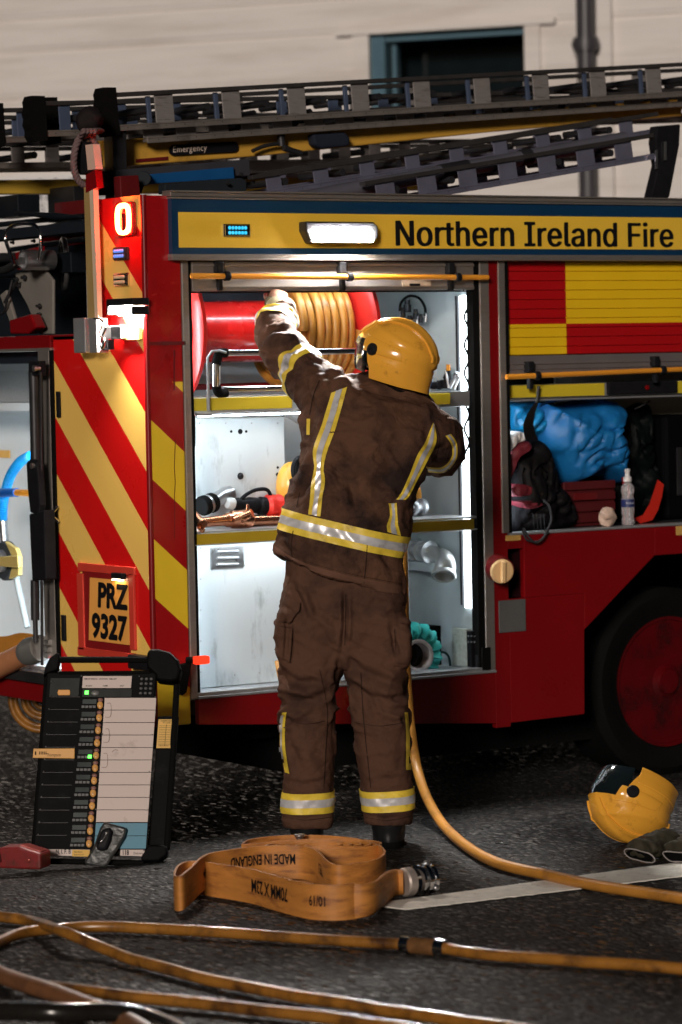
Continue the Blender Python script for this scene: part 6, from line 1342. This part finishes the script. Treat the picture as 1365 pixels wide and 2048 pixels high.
q=MB(); bq(q,[(1035,830),(1165,830),(1110,1580),(970,1580)],-.05,-.042); part('side_panel',q,bk,eb)
wsheet=M('write_on_white',(.58,.48,.44),.45,var=.1,vs=6,dirt=(.28,.2,.18),ds=7,dth=.60)
q=MB(); nrow=10
edge=lambda y:(645-(y-440)*.071,1035-(y-440)*.0695)
for i in range(nrow):
    y0=440+i*94.5; y1=y0+90; a,b_=edge(y0); c1,d1=edge(y1); bq(q,[(a,y0),(b_,y0),(d1,y1),(c1,y1)],.001,.0035)
part('writing_strip',q,wsheet,eb)
q=MB()
for i in range(2):
    y0=1388+i*99; y1=y0+95; a,b_=edge(y0); c1,d1=edge(y1); bq(q,[(a,y0),(b_,y0),(d1,y1),(c1,y1)],.001,.0035)
part('blue_strip',q,M('write_on_blue',(.06,.22,.32),.45,var=.25,vs=10),eb)
q=MB(); q4(q,480,275,850,365,.001,.004); part('header_label',q,wsheet,eb)
q=MB(); q4(q,235,290,455,425,.001,.003); q4(q,478,372,850,432,.001,.0025); part('display_panel',q,M('panel_grey',(.035,.04,.038),.4,var=.5,vs=20),eb)
q=MB(); bq(q,[(292,378),(380,378),(384,400),(380,420),(292,420),(286,400)],.003,.007); dk=part('amber_knob',q,M('amber',(.75,.35,.08),.4),eb,bevel=.003)
q=MB(); q4(q,495,385,522,412,.003,.005); part('status_lamp',q,emit('green_glow',(.1,1,.08),3.2),eb)
q=MB(); q4(q,518,872,546,896,.003,.005); part('status_lamp',q,bpy.data.materials['green_glow'],eb)
q=MB(); 
for i in range(3):
    for j in range(4):
        q.ell(bz(925+i*36-j*3,295+j*36,.004),(bz(1,0)-bz(0,0))*13,(bz(0,1)-bz(0,0))*11,BNm*.003,6)
part('keypad_button',q,M('button_grey',(.12,.12,.12),.35,var=.2),eb,smooth=60)
q=MB(); q.ell(bz(572,402,.004),(bz(1,0)-bz(0,0))*30,(bz(0,1)-bz(0,0))*20,BNm*.003,8); part('round_button',q,bpy.data.materials['button_grey'],eb,smooth=60)
ky=M('key_yellow',(.70,.36,.10),.4,var=.2,vs=40); kt=M('key_top',(.25,.12,.10),.4,var=.3)
for i in range(12):
    x=610-i*7.6; y=485+i*95.4
    q=MB(); q.tube([bz(x,y-15,.004),bz(x-1,y+18,.004)],.0050,10); q.ell(bz(x-1,y+8,.005),(bz(1,0)-bz(0,0))*23,(bz(0,1)-bz(0,0))*30,BNm*.005,8); k_=part('tally_key',q,ky,eb,smooth=60)
    q=MB(); q.ell(bz(x+2,y-30,.005),(bz(1,0)-bz(0,0))*21,(bz(0,1)-bz(0,0))*16,BNm*.005,8); part('key_top',q,kt,k_,smooth=60)
    q=MB(); q.lathe(bz(x-2,y+8,.0095),BNm,[(0,.0016),(.001,.0016)],8); part('key_hole',q,txtblk,k_)
q=MB()
for i in range(12):
    y=455+i*95.4; x0=478-i*7.9
    q4(q,x0,y-5,x0+105,y+30,.0008,.002)
part('readout',q,M('readout',(.018,.03,.03),.25,var=.3),eb)
q=MB()
for i in range(12):
    y=497+i*95.4; x0=470-i*7.9
    for j in range(4): q4(q,x0+j*28,y,x0+j*28+22,y+18,.0008,.0022)
part('key_legend',q,M('legend_grey',(.11,.11,.11),.5,var=.4,vs=80),eb)
q=MB()
for i in range(12):
    y=430+i*95.4; xL=228-i*9.2; 
    q4(q,xL,y,xL+230,y+3,.0005,.0018)
part('slot_line',q,M('slot_grey',(.05,.05,.05),.5),eb)
q=MB()
for i in range(12): q.ell(bz(222-i*8.2,522+i*95.2,.002),(bz(1,0)-bz(0,0))*6,(bz(0,1)-bz(0,0))*6,BNm*.002,5)
for (x,y) in ((240,315),(230,425),(468,272),(905,275),(1027,432),(625,711),(1001,718),(599,997),(981,1000),(575,1283),(960,1290),(940,1595),(118,1592)): q.ell(bz(x,y,.005),(bz(1,0)-bz(0,0))*6,(bz(0,1)-bz(0,0))*6,BNm*.002,5)
part('stud',q,steel,eb,smooth=60)
q=MB(); bq(q,[(108,1585),(532,1590),(528,1638),(104,1634)],.001,.003); bq(q,[(765,1590),(948,1590),(944,1640),(760,1635)],.001,.003); part('footer_label',q,wsheet,eb)
q=MB(); bq(q,[(398,1590),(530,1592),(528,1642),(395,1640)],.003,.0045); part('yellow_sticker',q,YL_ if False else M('sticker_yellow',(.72,.42,.05),.5),eb)
q=MB(); ex_=(bz(100,0)-bz(0,0))/100; ey_=(bz(0,0)-bz(0,100))/100
def btext(t,x,y,h,sx=1,bold=.01,o=.0052): q.text(t,h,lambda a,b_:bz(x,y,o)+ex_*a+ey_*b_,sx=sx,bold=bold)
def btext2(*a,**k): btext(*a,**k)
btext('N. I. F. B',272,1619,44,.72,.02,.0035); btext('118',775,1628,48,.72,.03,.0035); btext('Delivery',862,1625,26,.8,0,.0035)
btext('Northern',412,1612,17,.9,0,.005); btext('Board No.118',412,1632,15,.8,0,.005)
btext('TIME OF WHISTLE   LOCATION   TIME OUT',486,300,15,.85); btext('BOARD',500,352,14); btext('NAME',630,352,14); btext('OUT',760,352,14)
part('lettering',q,txtblk,eb)
q=MB()
for (y0,y1) in ((480,585),(675,775),(860,965)):
    a,_x=edge(y0); pts=[bz(a+20,y0,.005),bz(a+48,y0+6,.005),bz(a+46,y1-8,.005),bz(a+5,y1,.005)]; q.tube(ss(pts,5),.0006,5)
q.tube(ss([bz(700,850,.005),bz(720,832,.005),bz(745,836,.005)],4),.0007,5)
part('pen_mark',q,M('pen_red',(.12,.03,.03),.6),eb)
q=MB(); q4(q,1052,602,1195,820,-.028,-.026) ; part('table_label',q,M('table_yellow',(.75,.45,.10),.5),eb)
q=MB(); q4(q,1045,585,1208,830,-.046,-.0285); part('label_holder',q,bk,eb,bevel=.003)
q=MB()
for k in range(12): q4(q,1060-k*1.2,650+k*13,1180-k*1.2,652+k*13,-.026,-.0255)
for x in (1110,1150): q.prism([bz(x,640,-.0255),bz(x+3,640,-.0255),bz(x-9,800,-.0255),bz(x-12,800,-.0255)],BNm*.0005)
def lt(t,x,y,h): q.text(t,h,lambda a,b_:bz(x,y,-.0252)+ex_*a+ey_*b_,sx=.8,bold=.01)
lt('WORKING DURATION',1068,618,13); lt('OF CYLINDERS',1085,632,11); lt('TABLE IN MINUTES',1052,805,11)
part('table_print',q,txtblk,eb)
# tally slotted into the board, and black strap draped on it
ty=thing('name_tally','yellow name tally sticking out of the side of the control board','tag',tuple(bz(110,860,.004)))
q=MB(); bq(q,[(104,824),(418,822),(416,900),(98,895)],.004,.008); part('plate',q,M('tally_yellow',(.72,.38,.10),.45,var=.2,vs=20,dirt=(.4,.2,.06),ds=20,dth=.6),ty,bevel=.002)
q=MB(); q.text('Thompson',34,lambda a,b_:bz(200,882,.0084)+ex_*a+ey_*b_,sx=.75); bq(q,[(115,845),(125,845),(124,872),(114,872)],.008,.0086)
for i in range(5): bq(q,[(148+i*12,845),(154+i*12,845),(153+i*12,868),(147+i*12,868)],.008,.0086)
part('writing',q,txtblk,ty)
sr=thing('radio_pouch','grey black flap of wet cloth draped over the foot of the control board','pouch',tuple(bz(600,1700,.02)))
q=MB(); bq(q,[(640,1385),(700,1398),(815,1430),(800,1500),(670,1710),(640,1725),(490,1700),(500,1670),(560,1580),(610,1430)],.010,.030); part('flap',q,M('wet_grey',(.035,.038,.038),.35,var=.6,vs=14,bump=.5,bs=30,bd=.01,coat=.3,dirt=(.10,.10,.10),ds=9,dth=.55),sr,bevel=.008)
q=MB(); q.prism([bz(x,y,.030) for x,y in ((625,1440),(690,1420),(705,1460),(690,1530),(660,1600),(585,1600),(580,1540))],BNm*.02); part('clip',q,black,sr,bevel=.01)
q=MB(); q.tube(ss([bz(585,1545,.053),bz(620,1520,.055),bz(650,1465,.055),bz(660,1470,.055),bz(620,1530,.055)],4),.0022,6); part('chain',q,chrome,sr,smooth=50)
q=MB(); q.tube(ss([W(66,1517,10.6),W(72,1530,10.6),W(74,1540,10.6),W(60,1545,10.6)],4),.0015,5); part('lanyard',q,steel,ty,smooth=50)
